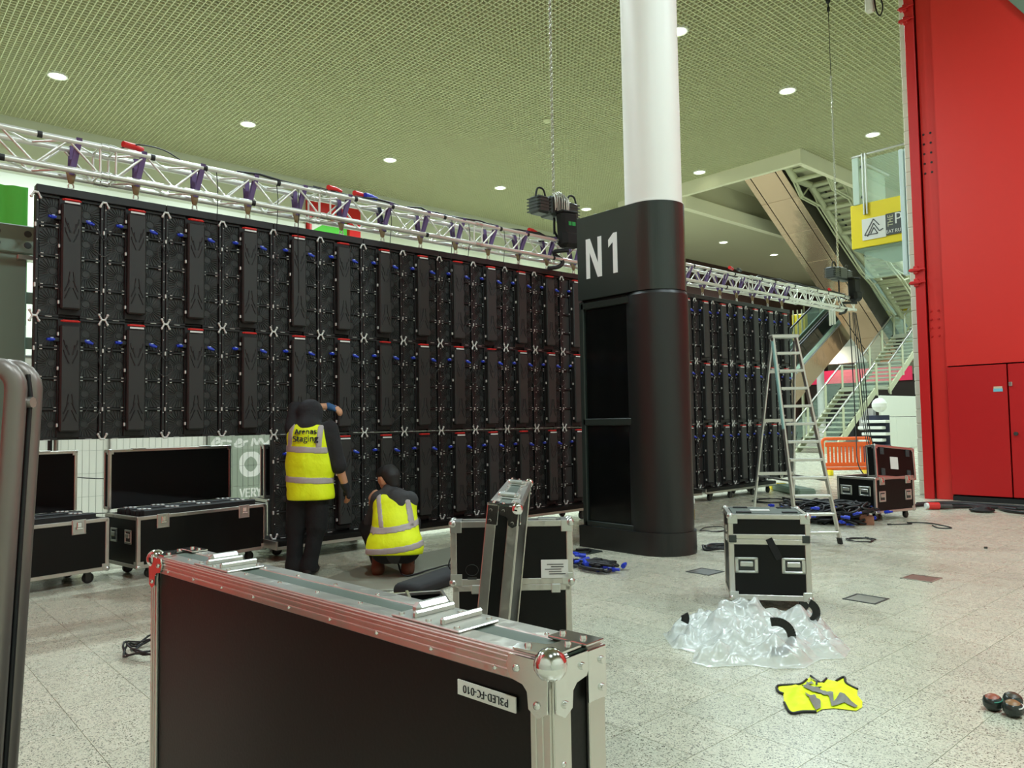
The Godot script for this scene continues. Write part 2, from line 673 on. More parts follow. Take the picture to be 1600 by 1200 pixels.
# ---------------------------------------------------------------- floor, ceiling, walls
func setting() -> void:
	var fl := shell("floor", "speckled cream terrazzo tile floor of the hall")
	var s := stx()
	bx(s, Vector3(20, -0.154, -2.4), Vector3(54, 0.3, 31.0))
	obj("joint_bed", s, M.joint, fl)
	# tiles 0.334 x 0.3235 m on a 4 mm joint; the 300 that show largest singly, the rest joined
	var TX := 0.334
	var TZ := 0.3235
	var cand := []
	var rest := []
	var fw := Vector3(0.6639, 0.0496, -0.7462)
	var rt := Vector3(0.7475, -0.0166, 0.664)
	for i in range(-15, 140):
		for j in range(-54, 40):
			var c := Vector3(-0.03 + (i + 0.5) * TX, -0.005, 5.925 + (j - 18 + 0.5) * TZ)
			if c.z > 13 or c.z < -17.5 or c.x < -5.8 or c.x > 46:
				continue
			var d := c - CAM
			var dep := d.dot(fw)
			if dep > 0.5 and abs(d.dot(rt)) < dep * 0.68 and d.y > -dep * 0.56:
				cand.append([dep, c])
			else:
				rest.append(c)
	cand.sort_custom(func(a, b): return a[0] < b[0])
	var bm := BoxMesh.new()
	bm.size = Vector3(TX - 0.0026, 0.01, TZ - 0.0026)
	for i in cand.size():
		if i < 300:
			put("floor_tile", bm, M["terrazzo%d" % rng.randi_range(0, 2)], fl).position = cand[i][1]
		else:
			rest.append(cand[i][1])
	var mm := MultiMesh.new()
	mm.transform_format = MultiMesh.TRANSFORM_3D
	var bm2 := bm.duplicate()
	bm2.material = M.terrazzo0
	mm.mesh = bm2
	mm.instance_count = rest.size()
	for i in rest.size():
		mm.set_instance_transform(i, Transform3D(Basis.IDENTITY, rest[i]))
	var mi := MultiMeshInstance3D.new()
	mi.name = "floor_tiles"
	mi.multimesh = mm
	fl.add_child(mi)
	stuff(mi)
	# open-cell ceiling: 0.1 m cells of thin blades under a dark void
	var ce := shell("ceiling", "pale olive open-cell ceiling grid high above the hall")
	s = stx()
	bx(s, Vector3(8.0, 10.75, -2.4), Vector3(28.0, 0.2, 31.0))
	bx(s, Vector3(34.5, 10.75, 4.2), Vector3(25.0, 0.2, 17.8))
	bx(s, Vector3(24.0, 10.75, -15.2), Vector3(5.2, 0.2, 5.4))
	obj("soffit_slab", s, M.plenum, ce)
	s = stx()
	var h := 0.085
	var w := 0.016
	var x := -6.0
	while x < 30.0:
		var z0 := -17.5 if x < 21.97 else -4.76
		if x > 21.97 and x < 24.5:
			bx(s, Vector3(x, CEIL + h / 2, -15.0), Vector3(w, h, 5.1))
		bx(s, Vector3(x, CEIL + h / 2, (z0 + 13.0) / 2), Vector3(w, h, 13.0 - z0))
		x += 0.12
	var z := -17.5
	while z < 13.0:
		var x1 := (24.5 if z < -12.5 else 21.97) if z < -4.76 else 30.0
		bx(s, Vector3((x1 - 6.0) / 2, CEIL + h / 2, z), Vector3(x1 + 6.0, h, w))
		z += 0.12
	stuff(obj("cell_grid", s, M.grid_paint, ce))
	# bulkhead round the escalator opening, and the plain lower ceiling beyond
	var bk := shell("trim_1", "cream bulkhead round the ceiling opening above the escalator")
	s = stx()
	bx(s, Vector3(22.06, 9.95, -8.6), Vector3(0.18, 0.94, 7.68), 0.005)
	obj("fascia_board", s, M.fascia, bk)
	s = stx()
	bx(s, Vector3(34.3, 9.95, -4.85), Vector3(24.4, 0.94, 0.18), 0.005)
	obj("fascia_board", s, M.fascia, bk)
	s = stx()
	bx(s, Vector3(34.3, 9.33, -9.5), Vector3(24.2, 0.5, 0.25), 0.005)
	obj("beam", s, M.fascia, bk)
	var c2 := shell("ceiling_1", "plain olive plaster ceiling below the bulkhead")
	s = stx()
	bx(s, Vector3(34.3, 9.58, -11.0), Vector3(24.4, 0.2, 3.0))
	bx(s, Vector3(35.5, 9.58, -14.2), Vector3(22.0, 0.2, 3.4))
	obj("plaster_soffit", s, M.plaster, c2)
	s = stx()
	bx(s, Vector3(34.3, 10.6, -7.2), Vector3(24.6, 0.2, 5.2))
	bx(s, Vector3(22.2, 10.4, -7.2), Vector3(0.2, 0.6, 5.0))
	bx(s, Vector3(34.3, 10.1, -9.7), Vector3(24.6, 1.2, 0.2))
	bx(s, Vector3(34.3, 10.5, -4.7), Vector3(24.6, 0.5, 0.2))
	obj("opening_lining", s, M.plaster, c2)
	# walls
	var wb := shell("wall_back", "far pale olive wall of the hall behind the truss")
	s = stx()
	bx(s, Vector3(9.5, 5.4, -17.75), Vector3(31.4, 10.8, 0.3))
	obj("upper_wall", s, M.wall_olive, wb)
	s = stx()
	bx(s, Vector3(2.6, 4.18, -17.57), Vector3(17.0, 8.36, 0.12), 0.01)
	obj("white_lower_wall", s, M.wall_white, wb)
	s = stx()
	bx(s, Vector3(24.6, 5.4, -16.7), Vector3(0.3, 10.8, 2.0))
	obj("return_wall", s, M.wall_olive, wb)
	var wf := shell("wall_far", "dark red brown wall beyond the right end of the truss")
	s = stx()
	bx(s, Vector3(35.5, 4.75, -15.95), Vector3(22.0, 9.5, 0.3))
	obj("brown_wall", s, M.wall_brown, wf)
	var wl := shell("wall_left", "red wall left of the camera")
	s = stx()
	bx(s, Vector3(-2.1, 2.6, 1.2), Vector3(0.2, 5.2, 7.4), 0.01)
	obj("red_partition", s, M.red, wl)
	s = stx()
	bx(s, Vector3(-6.1, 5.4, -2.4), Vector3(0.3, 10.8, 31.0))
	obj("outer_wall", s, M.wall_white, wl)
	var wr := shell("wall_rear", "plain pale wall behind the camera")
	s = stx()
	bx(s, Vector3(3.0, 5.4, 13.1), Vector3(18.4, 10.8, 0.3))
	obj("rear_wall", s, M.wall_white, wr)
	# red wall with its double door and the riveted steel stanchion at its left edge
	var wd := shell("wall_right", "tall glossy red painted wall with a red double door")
	s = stx()
	bx(s, Vector3(11.5, 5.4, 8.95), Vector3(0.2, 10.8, 8.3))       # right of the doors
	bx(s, Vector3(11.5, 6.4, 3.815), Vector3(0.2, 8.76, 1.97))      # above the doors
	obj("red_cladding", s, M.red, wd)
	s = stx()
	bx(s, Vector3(11.6, 1.0, 3.8), Vector3(0.1, 2.1, 2.1))
	obj("door_reveal", s, M.rubber, wd)
	for k in 2:
		var zc := 3.22 + k * 0.805
		var d := shell("door_%d" % (k + 1), "flat red door leaf, the %s of the pair" % ["left", "right"][k])
		s = stx()
		bx(s, Vector3(11.42, 1.045, zc), Vector3(0.05, 1.91, 0.785), 0.006)
		obj("leaf", s, M.red_door, d)
		if k == 0:
			for y in [0.35, 0.95, 1.3, 1.75]:
				s = stx()
				rod(s, Vector3(11.392, y - 0.04, 2.835), Vector3(11.392, y + 0.04, 2.835), 0.008)
				obj("hinge", s, M.red_door, d)
			s = stx()
			bx(s, Vector3(11.392, 1.63, 3.5), Vector3(0.004, 0.045, 0.12))
			obj("door_sign", s, mt("sign_blue", rgb(120, 190, 205), 0.5), d)
			s = stx()
			bx(s, Vector3(11.392, 1.668, 3.5), Vector3(0.004, 0.03, 0.11))
			obj("door_sign", s, mt("sign_orange", rgb(215, 190, 160), 0.5), d)
		else:
			s = stx()
			bx(s, Vector3(11.385, 1.71, 3.66), Vector3(0.03, 0.06, 0.045), 0.006)
			obj("lock_case", s, M.zinc, d)
			s = stx()
			lathe(s, [Vector2(0, 0.03), Vector2(0.028, 0.028), Vector2(0.028, 0)], Transform3D(Basis(Vector3(0, 0, 1), PI / 2), Vector3(11.395, 1.0, 3.7)), 12)
			obj("lock_knob", s, M.hoist, d)
	s = stx()
	bx(s, Vector3(11.41, 0.035, 3.82), Vector3(0.06, 0.07, 1.95))
	var th := obj("trim_2", s, M.rubber)
	th.set_meta("kind", "structure")
	var sc := thing("steel_stanchion", "tall red steel column with bolt holes at the left edge of the red wall", "column", Vector3(11.45, 0, 2.45))
	s = stx()
	bx(s, Vector3(-0.02, 4.97, 0.05), Vector3(0.03, 9.94, 0.14), 0.004)
	obj("flange", s, M.red_steel, sc)
	s = stx()
	bx(s, Vector3(0.1, 4.97, 0.07), Vector3(0.24, 9.94, 0.03), 0.004)
	obj("web", s, M.red_steel, sc)
	s = stx()
	bx(s, Vector3(0.05, 4.97, 0.25), Vector3(0.03, 9.94, 0.24), 0.004)
	obj("side_plate", s, M.red, sc)
	for r in 5:
		for k in 2:
			s = stx()
			lathe(s, [Vector2(0, 0.004), Vector2(0.018, 0.003), Vector2(0.018, 0)], Transform3D(Basis(Vector3(0, 0, 1), PI / 2), Vector3(0.034, 5.05 + r * 0.155, 0.17 + k * 0.1)), 10)
			obj("bolt_hole", s, M.rubber, sc)
	for r in 4:
		for k in 2:
			s = stx()
			lathe(s, [Vector2(0, 0.02), Vector2(0.015, 0.018), Vector2(0.018, 0)], Transform3D(Basis(Vector3(0, 0, 1), PI / 2), Vector3(0.034, 2.5 + r * 0.13, 0.17 + k * 0.1)), 10)
			obj("bolt_head", s, M.red_steel, sc)
	for yy in [3.55, 7.75]:
		for r in 2:
			s = stx()
			bx(s, Vector3(-0.03, yy - r * 0.2, -0.01), Vector3(0.1, 0.05, 0.16), 0.01)
			bx(s, Vector3(-0.03, yy - r * 0.2, 0.0), Vector3(0.06, 0.13, 0.07), 0.01)
			rod(s, Vector3(-0.06, yy - r * 0.2, -0.1), Vector3(-0.06, yy - r * 0.2, 0.14), 0.014)
			obj("splice_clamp", s, M.red_steel, sc)
	# the end of the block wall that shows as a strip beside the stanchion
	var ws := shell("wall_side", "pale painted blockwork wall end beside the red column")
	s = stx()
	bx(s, Vector3(29.3, 5.4, 2.24), Vector3(34.6, 10.8, 0.18))
	obj("wall_core", s, M.wall_white, ws)
	for r in 44:
		s = stx()
		bx(s, Vector3(12.02, 0.115 + r * 0.23, 2.24 + rng.randf_range(-0.003, 0.003)), Vector3(0.06, 0.22, 0.2), 0.008)
		obj("block", s, M.block, ws)
	var we := shell("wall_end", "pale wall closing the hall beyond the stairs")
	s = stx()
	bx(s, Vector3(46.3, 5.6, -6.8), Vector3(0.3, 11.2, 18.4))
	obj("end_wall", s, M.wall_olive, we)
	# smoke detector, sprinkler box
	var sd := thing("smoke_detector", "small round grey smoke detector on the open-cell ceiling", "detector", Vector3(13.99, CEIL, -8.26))
	s = stx()
	lathe(s, [Vector2(0, -0.09), Vector2(0.07, -0.085), Vector2(0.1, -0.05), Vector2(0.13, -0.04), Vector2(0.13, 0.0)], Transform3D.IDENTITY, 16)
	obj("housing", s, M.grid_paint, sd)
	var bl := thing("batten_light", "short white batten fitting at the top by the red column", "lamp", Vector3(11.2, 7.98, 2.0))
	s = stx()
	bx(s, Vector3(0, 0.15, 0), Vector3(0.12, 0.66, 0.12), 0.02)
	obj("body", s, M.white_paint, bl)
	s = stx()
	tube(s, spline([Vector3(0, 0.1, 0.07), Vector3(0, -0.2, 0.1), Vector3(0, -0.3, 0.16), Vector3(0, -0.15, 0.2), Vector3(0, 0.1, 0.14)]), 0.012, 6)
	obj("flex", s, M.cable, bl)
	var gp := thing("grey_signboard", "small grey slanting board corner on the red wall at the top right", "panel", Vector3(11.38, 0, 0))
	s = stx()
	prism(s, pv([3.66, 7.58, 4.66, 6.03, 5.2, 6.03, 5.2, 8.2, 3.66, 8.2]), 0.03, Transform3D(Basis(Vector3.UP, -PI / 2), Vector3(0, 0, 0)))
	obj("sheet", s, M.grey_green, gp)
	# picture frame of red boards high on the back wall, and the hoarding behind the screen
	var rp := thing("red_portal", "red portal frame with green picture high on the far wall", "sign", Vector3(12.15, 0, -17.59))
	s = stx()
	bx(s, Vector3(0, 8.96, 0.15), Vector3(2.05, 0.62, 0.3), 0.02)
	obj("header", s, M.red_steel, rp)
	for k in 2:
		s = stx()
		bx(s, Vector3([-0.97, 0.8][k], 7.7, 0.15), Vector3([0.1, 0.46][k], 1.9, 0.28), 0.02)
		obj("jamb", s, M.red_steel, rp)
	s = stx()
	bx(s, Vector3(-0.05, 7.7, 0.06), Vector3(1.75, 1.9, 0.04))
	obj("picture", s, M.green_cloth, rp)
	s = stx()
	prism(s, pv([-0.92, 8.1, -0.92, 8.64, -0.1, 8.64]), 0.02, Transform3D(Basis.IDENTITY, Vector3(0, 0, 0.08)))
	obj("white_corner", s, M.wall_white, rp)

# ---------------------------------------------------------------- escalators, stairs, balcony and shops beyond the screen
func far_side() -> void:
	var s: SurfaceTool
	# upper escalator: soffit panels seen from below, running down and away along +x
	var up := thing("escalator", "upper escalator seen from below with bronze soffit panels running down from the ceiling opening", "escalator", Vector3(24.6, 10.68, -7.8))
	var sl := -0.647
	var dir := Vector3(1, sl, 0).normalized()
	var nrm := Vector3(sl, -1, 0).normalized()          # faces down and towards the hall
	var bs := Basis(dir, -nrm, dir.cross(-nrm))
	var ln := 12.6
	for r in 7:
		var a := r * 1.8
		for c in 3:
			var zc: float = [-0.65, 0.0, 0.65][c]
			var zw: float = [0.24, 1.0, 0.24][c]
			s = stx()
			bx(s, dir * (a + 0.9) + Vector3(0, 0, zc), Vector3(1.79, 0.04, zw - 0.012), 0.004, bs)
			obj("soffit_panel", s, M.bronze, up)
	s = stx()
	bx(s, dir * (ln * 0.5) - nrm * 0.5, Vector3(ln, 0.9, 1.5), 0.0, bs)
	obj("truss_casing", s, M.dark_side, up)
	for k in [-1, 1]:
		s = stx()
		bx(s, dir * (ln * 0.5) - nrm * 1.4 + Vector3(0, 0, 0.68 * k), Vector3(ln, 0.9, 0.02), 0.0, bs)
		obj("balustrade_glass", s, M.glass, up)
		s = stx()
		bar(s, -nrm * 1.87 + Vector3(0, 0, 0.68 * k), dir * ln - nrm * 1.87 + Vector3(0, 0, 0.68 * k), 0.08, 0.06, Vector3.UP, 0.02)
		obj("handrail", s, M.rubber, up)
	s = stx()
	bx(s, dir * 12.6 + Vector3(0.75, -0.02, 0), Vector3(1.6, 0.05, 1.54), 0.005)
	obj("soffit_panel", s, M.bronze, up)
	# lower escalator: bronze side cladding, glass balustrade and handrail rising away
	var lo := thing("escalator", "lower escalator rising behind the stepladder with mirror bronze side cladding", "escalator", Vector3(25.9, 0, -9.07))
	var d2 := Vector3(1, 0.573, 0).normalized()
	var n2 := Vector3(-0.573, 1, 0).normalized()
	var b2 := Basis(d2, n2, Vector3(0, 0, 1))
	for r in 6:
		s = stx()
		bx(s, d2 * (1.0 + r * 1.9 - 0.55) + n2 * 0.5 + Vector3(0, 0, 0.02), Vector3(1.89, 0.98, 0.04), 0.004, b2)
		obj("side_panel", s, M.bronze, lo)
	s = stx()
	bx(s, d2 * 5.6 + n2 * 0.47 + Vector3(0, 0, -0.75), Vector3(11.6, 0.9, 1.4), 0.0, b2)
	obj("truss_casing", s, M.dark_side, lo)
	for k in 2:
		var zz := -0.1 - 1.3 * k
		s = stx()
		bx(s, d2 * 5.6 + n2 * 1.08 + Vector3(0, 0, zz), Vector3(12.0, 0.18, 0.1), 0.02, b2)
		obj("skirt_rail", s, M.grey_green if k else mt("skirt_green", rgb(176, 206, 188), 0.25), lo)
		s = stx()
		bx(s, d2 * 5.6 + n2 * 1.45 + Vector3(0, 0, zz), Vector3(12.0, 0.62, 0.02), 0.0, b2)
		obj("balustrade_glass", s, M.smoked_glass if k == 0 else M.glass, lo)
		s = stx()
		bar(s, n2 * 1.8 - d2 * 0.4 + Vector3(0, 0, zz), d2 * 11.6 + n2 * 1.8 + Vector3(0, 0, zz), 0.09, 0.07, Vector3.UP, 0.02)
		obj("handrail", s, M.rubber, lo)
	for r in 26:
		s = stx()
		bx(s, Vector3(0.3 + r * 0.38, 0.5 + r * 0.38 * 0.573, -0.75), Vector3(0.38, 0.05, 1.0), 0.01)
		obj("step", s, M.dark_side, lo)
	# open-riser stairs rising away, with a landing, glass and handrails
	var st := thing("staircase", "open-tread metal staircase with glass sides and steel handrails behind the orange barrier", "stairs", Vector3(0, 0, 0))
	var zn := -5.61
	var zf := -6.95
	var legs := [[24.0, 28.88, -0.6, 2.38], [30.12, 34.12, 2.4, 4.82], [35.3, 38.3, 4.85, 6.65]]
	for L in legs:
		var n := int(round((L[3] - L[2]) / 0.175))
		for r in n:
			var t := (r + 0.5) / n
			var px: float = lerp(L[0], L[1], t)
			var py: float = lerp(L[2], L[3], t)
			if py < 0.05:
				continue
			s = stx()
			bx(s, Vector3(px, py, (zn + zf) / 2), Vector3(0.32, 0.06, zn - zf), 0.008)
			obj("tread", s, M.tread, st)
		for z in [zn, zf]:
			s = stx()
			bar(s, Vector3(L[0], L[2] - 0.12, z), Vector3(L[1], L[3] - 0.12, z), 0.06, 0.24)
			obj("stringer", s, M.stair, st)
	for q in [[28.88, 30.12, 2.38], [34.12, 35.3, 4.84]]:
		s = stx()
		bx(s, Vector3((q[0] + q[1]) / 2, q[2], (zn + zf) / 2), Vector3(q[1] - q[0], 0.12, zn - zf), 0.008)
		obj("landing", s, M.tread, st)
	for e in [[zn, [Vector3(24.5, 0.72, 0), Vector3(28.88, 3.31, 0), Vector3(30.12, 3.34, 0), Vector3(34.12, 5.75, 0), Vector3(35.3, 5.8, 0), Vector3(38.0, 7.4, 0)]], [zf, [Vector3(24.5, 0.72, 0), Vector3(28.88, 3.32, 0), Vector3(30.16, 3.37, 0), Vector3(34.12, 5.77, 0), Vector3(35.3, 5.8, 0), Vector3(38.0, 7.4, 0)]]]:
		var pts := []
		for p in e[1]:
			pts.append(p + Vector3(0, 0, e[0]))
		s = stx()
		for i in pts.size() - 1:
			rod(s, pts[i], pts[i + 1], 0.035, 8)
		obj("handrail", s, M.steel, st)
		for i in pts.size() - 1:
			var A: Vector3 = pts[i]
			var B: Vector3 = pts[i + 1]
			s = stx()
			var dn := Vector3(0, -0.85, 0)
			quad(s, A + dn, B + dn, B + Vector3(0, -0.1, 0), A + Vector3(0, -0.1, 0), Vector3(0, 0, 1))
			obj("side_glass", s, M.glass, st)
			var np := 3 if A.distance_to(B) > 2.0 else 1
			for k in np:
				var P := A.lerp(B, (k + 0.05) / np)
				s = stx()
				bx(s, P + Vector3(0, -0.62, 0.04), Vector3(0.12, 1.25, 0.04), 0.006)
				obj("post", s, M.stair, st)
	# upper flight coming down from the ceiling opening, trussed stringers
	var uf := thing("staircase", "trussed upper stair flight hanging from the ceiling opening behind the balcony", "stairs", Vector3(0, 0, 0))
	var tl := [Vector3(24.4, 11.0, 0), Vector3(25.56, 10.19, 0), Vector3(26.74, 10.2, 0), Vector3(27.83, 9.5, 0), Vector3(29.13, 8.73, 0), Vector3(32.8, 7.1, 0), Vector3(34.9, 5.75, 0)]
	for z in [-6.85, -5.61]:
		var pts := []
		for p in tl:
			pts.append(p + Vector3(0, 0, z))
		s = stx()
		for i in pts.size() - 1:
			rod(s, pts[i], pts[i + 1], 0.13, 10)
			ball(s, pts[i + 1], 0.13, 10)
		obj("stringer_tube", s, M.stair, uf)
		var low := [Vector3(25.38, 10.28, z), Vector3(26.05, 9.6, z), Vector3(27.31, 9.5, z), Vector3(28.95, 8.45, z), Vector3(30.9, 7.3, z), Vector3(31.93, 6.9, z), Vector3(33.97, 5.7, z)]
		s = stx()
		for i in low.size() - 1:
			for o in [-0.06, 0.06]:
				rod(s, low[i] + Vector3(0, 0, o), low[i + 1] + Vector3(0, 0, o), 0.035, 6)
		obj("lower_chord", s, M.stair, uf)
		for i in range(1, low.size()):
			for q in [pts[min(i, 6)], pts[min(i + 1, 6)]]:
				s = stx()
				rod(s, low[i], q, 0.03, 6)
				obj("strut", s, M.stair, uf)
	for q in [[24.4, 25.56, 11.05, 10.3], [26.74, 34.9, 10.3, 5.85]]:
		var n := int((q[1] - q[0]) / 0.3)
		for r in n:
			var t := (r + 0.5) / n
			s = stx()
			bx(s, Vector3(lerp(q[0], q[1], t), lerp(q[2], q[3], t), -6.23), Vector3(0.34, 0.07, 1.3), 0.0)
			obj("tread", s, M.stair, uf)
	for i in 5:
		s = stx()
		rod(s, tl[i + 1] + Vector3(0, -0.05, -6.85), tl[i + 1] + Vector3(0, -0.05, -5.61), 0.09, 8)
		obj("cross_tube", s, M.stair, uf)
	# balcony with yellow fascia, glass and half a sign
	var ba := thing("balcony", "balcony with yellow fascia and glass balustrade beside the red column", "balcony", Vector3(13.2, 0, 0))
	s = stx()
	bx(s, Vector3(0.9, 4.86, 1.435), Vector3(1.8, 0.83, 1.53), 0.01)
	obj("fascia", s, M.yellow, ba)
	s = stx()
	bx(s, Vector3(0.9, 4.43, 1.4), Vector3(1.74, 0.03, 1.4), 0.0)
	obj("soffit", s, M.grey_green, ba)
	s = stx()
	bx(s, Vector3(0.05, 5.7, 1.45), Vector3(0.016, 0.84, 1.2))
	obj("glass_pane", s, M.glass, ba)
	s = stx()
	bx(s, Vector3(0.75, 5.7, 0.76), Vector3(1.3, 0.84, 0.016))
	obj("glass_pane", s, M.glass, ba)
	s = stx()
	bx(s, Vector3(0.12, 4.12, 1.5), Vector3(0.016, 0.52, 1.3))
	obj("glass_pane", s, M.glass, ba)
	s = stx()
	rod(s, Vector3(0.0, 6.19, 0.74), Vector3(0.0, 6.19, 2.1), 0.025, 10)
	rod(s, Vector3(0.0, 6.19, 0.76), Vector3(1.6, 6.19, 0.76), 0.025, 10)
	obj("handrail", s, M.steel, ba)
	for q in [[-0.03, 5.63, 0.97, 1.16], [0.9, 5.7, 1.6, 0.9]]:
		for o in [-0.028, 0.028]:
			s = stx()
			bx(s, Vector3(q[0], q[1], q[2] + o), Vector3(0.05, q[3], 0.03), 0.006)
			obj("post", s, M.steel, ba)
	s = stx()
	bx(s, Vector3(0.02, 5.72, 0.8), Vector3(0.08, 0.9, 0.12), 0.008)
	obj("corner_post", s, mt("pale_green", rgb(196, 216, 200), 0.3), ba)
	for y in [5.4, 5.98]:
		for zc in [0.9, 1.62]:
			s = stx()
			rod(s, Vector3(0.0, y, zc), Vector3(0.08, y, zc), 0.025, 8)
			obj("glass_clamp", s, M.hoist, ba)
	var sg := thing("balcony_sign", "white and grey sign with a triangle line emblem on the yellow fascia", "sign", Vector3(13.185, 4.77, 1.1))
	s = stx()
	bx(s, Vector3(0, 0, 0), Vector3(0.012, 0.4, 0.43), 0.002)
	obj("white_panel", s, M.label_white, sg)
	s = stx()
	bx(s, Vector3(0, 0.015, 0.45), Vector3(0.012, 0.4, 0.46), 0.002)
	obj("grey_panel", s, mt("sign_grey", rgb(78, 80, 80), 0.6), sg)
	s = stx()
	for L in [[-0.17, -0.12, 0.0, 0.16, 0.1, 0.03], [-0.12, -0.15, 0.0, 0.08, 0.1, -0.08, 0.17, -0.05], [-0.17, -0.12, 0.07, -0.12, 0.0, 0.0, -0.06, -0.11]]:
		for i in range(0, L.size() - 2, 2):
			bar(s, Vector3(-0.01, L[i + 1] + 0.01, L[i]), Vector3(-0.01, L[i + 3] + 0.01, L[i + 2]), 0.016, 0.008, Vector3.RIGHT)
	obj("emblem", s, M["sign_grey"], sg)
	var fx := Basis(Vector3.UP, -PI / 2)
	text("lettering", "THE", 0.09, 0.004, M.grid_paint, sg, Transform3D(fx * Basis(Vector3.BACK, PI / 2), Vector3(-0.008, 0.08, 0.3)))
	text("lettering", "P", 0.2, 0.004, M.label_white, sg, Transform3D(fx, Vector3(-0.008, 0.1, 0.44)))
	text("lettering", "EAT RUN", 0.06, 0.004, M.label_white, sg, Transform3D(fx, Vector3(-0.008, -0.12, 0.38)))
	var wp := thing("white_post", "pale square post between the yellow balcony and the blockwork", "post", Vector3(12.6, 3.7, 1.86))
	s = stx()
	bx(s, Vector3(0, 1.1, 0), Vector3(0.1, 2.2, 0.07), 0.01)
	obj("shaft", s, mt("pale_blue", rgb(206, 220, 222), 0.4), wp)
	s = stx()
	bx(s, Vector3(0.02, 1.1, 0.07), Vector3(0.08, 2.2, 0.05), 0.01)
	obj("side_channel", s, M["pale_blue"], wp)
	s = stx()
	for y in [0.3, 1.9]:
		bx(s, Vector3(0.02, y, 0.17), Vector3(0.06, 0.06, 0.22), 0.004)
	obj("wall_bracket", s, M["pale_blue"], wp)
	# what shows under and between the stairs
	var lw := shell("trim_3", "white panelled wall below the stairs")
	s = stx()
	for i in 3:
		bx(s, Vector3(28.9 + i * 1.32, 0.62, -5.2), Vector3(1.3, 1.22, 0.1), 0.01)
	bx(s, Vector3(30.2, 1.65, -5.2), Vector3(3.9, 0.8, 0.1), 0.01)
	obj("panel", s, M.wall_white, lw)
	var sh := thing("shop_front", "shop front with a pink lit band seen between escalator and stairs", "shop", Vector3(42.0, 0, -13.2))
	s = stx()
	bx(s, Vector3(0, 1.75, 1.2), Vector3(0.3, 3.5, 6.0))
	obj("dark_interior", s, M.board_dark, sh)
	s = stx()
	bx(s, Vector3(-0.2, 3.55, 1.2), Vector3(0.12, 0.75, 5.8), 0.01)
	obj("pink_band", s, M.pink_sign, sh)
	for k in 5:
		s = stx()
		bx(s, Vector3(-0.3, 0.7 + 0.4 * (k % 2), -1.6 + k * 1.1), Vector3(0.4, 1.2, 0.8), 0.03)
		obj("display", s, [M.label_white, M.hoist, M.sweat_grey, M.label_white, M.print_navy][k], sh)
	s = stx()
	bx(s, Vector3(-0.4, 4.75, 0.4), Vector3(0.6, 0.95, 4.9), 0.02)
	obj("white_soffit_band", s, M.wall_white, sh)
	s = stx()
	lathe(s, [Vector2(0, 0), Vector2(0.16, 0.0), Vector2(0.18, 0.04)], Transform3D(Basis(Vector3(0, 0, 1), PI / 2), Vector3(-0.72, 4.45, 0.3)), 14)
	obj("shop_lamp", s, M.lamp, sh)
	var ol := OmniLight3D.new()
	ol.name = "light"
	ol.position = Vector3(-1.2, 4.3, 0.3)
	ol.light_energy = 1.2
	ol.light_color = Color(1.0, 0.95, 0.88)
	ol.light_size = 0.18
	ol.omni_range = 40.0
	ol.omni_attenuation = 2.0
	ol.shadow_enabled = true
	sh.add_child(ol)
	var rc := thing("round_column", "pale round column beside the foot of the lower escalator", "column", Vector3(36.0, 0, -11.3))
	s = stx()
	lathe(s, [Vector2(0.22, 0), Vector2(0.22, 0.2), Vector2(0.18, 0.22), Vector2(0.18, 4.9), Vector2(0.24, 5.0)], Transform3D.IDENTITY, 18)
	obj("shaft", s, M.column_white, rc)
	for q in [[Vector3(34.0, 5.6, -11.25), Vector3(0.3, 1.4, 0.66), "yellow panel on a post left of the lower escalator"], [Vector3(45.96, 6.54, -10.96), Vector3(0.32, 2.03, 3.2), "yellow wall panel behind the handrails of the stairs"]]:
		var y := thing("yellow_panel", q[2], "panel", q[0])
		s = stx()
		bx(s, Vector3.ZERO, q[1], 0.02)
		obj("face", s, M.yellow, y)
		s = stx()
		for i in 3:
			bx(s, Vector3(-0.2, 0.2, -q[1].z / 2 + q[1].z * (i + 0.5) / 3), Vector3(0.05, q[1].y, 0.05))
		if q[0].x < 40.0:
			bx(s, Vector3(0.05, -3.15, 0), Vector3(0.1, 4.9, 0.1))
		obj("upright", s, M.stair, y)
	var mg := thing("mezzanine_glass", "glass balustrade of the far mezzanine above the lower escalator", "balustrade", Vector3(42.0, 6.4, -13.1))
	s = stx()
	bx(s, Vector3(0, 0.6, 0), Vector3(0.03, 1.1, 4.0))
	obj("pane", s, M.glass, mg)
	for i in 5:
		s = stx()
		bx(s, Vector3(-0.05, 0.75, -2.0 + i), Vector3(0.06, 1.5, 0.1), 0.01)
		obj("post", s, M.stair, mg)
	s = stx()
	bx(s, Vector3(-0.2, -0.56, 0), Vector3(0.6, 1.24, 4.6))
	obj("slab_edge", s, M.wall_white, mg)
	var kz := thing("display_stand", "white and navy display stand at the foot of the stairs", "stand", Vector3(20.3, 0, -2.0))
	s = stx()
	for i in 4:
		bx(s, Vector3(0, 0.62 + i * 0.17, -0.12 + 0.1 * (i % 2)), Vector3(0.3, 0.08, 0.66), 0.01)
	obj("shelf", s, M.label_white, kz)
	s = stx()
	bx(s, Vector3(0.12, 0.65, 0), Vector3(0.06, 1.3, 0.6), 0.01)
	bx(s, Vector3(-0.03, 0.25, 0), Vector3(0.3, 0.5, 0.66), 0.02)
	obj("cabinet", s, M.print_navy, kz)
	s = stx()
	ball(s, Vector3(0, 1.58, 0.1), 0.2, 14)
	obj("white_globe", s, M.label_white, kz)

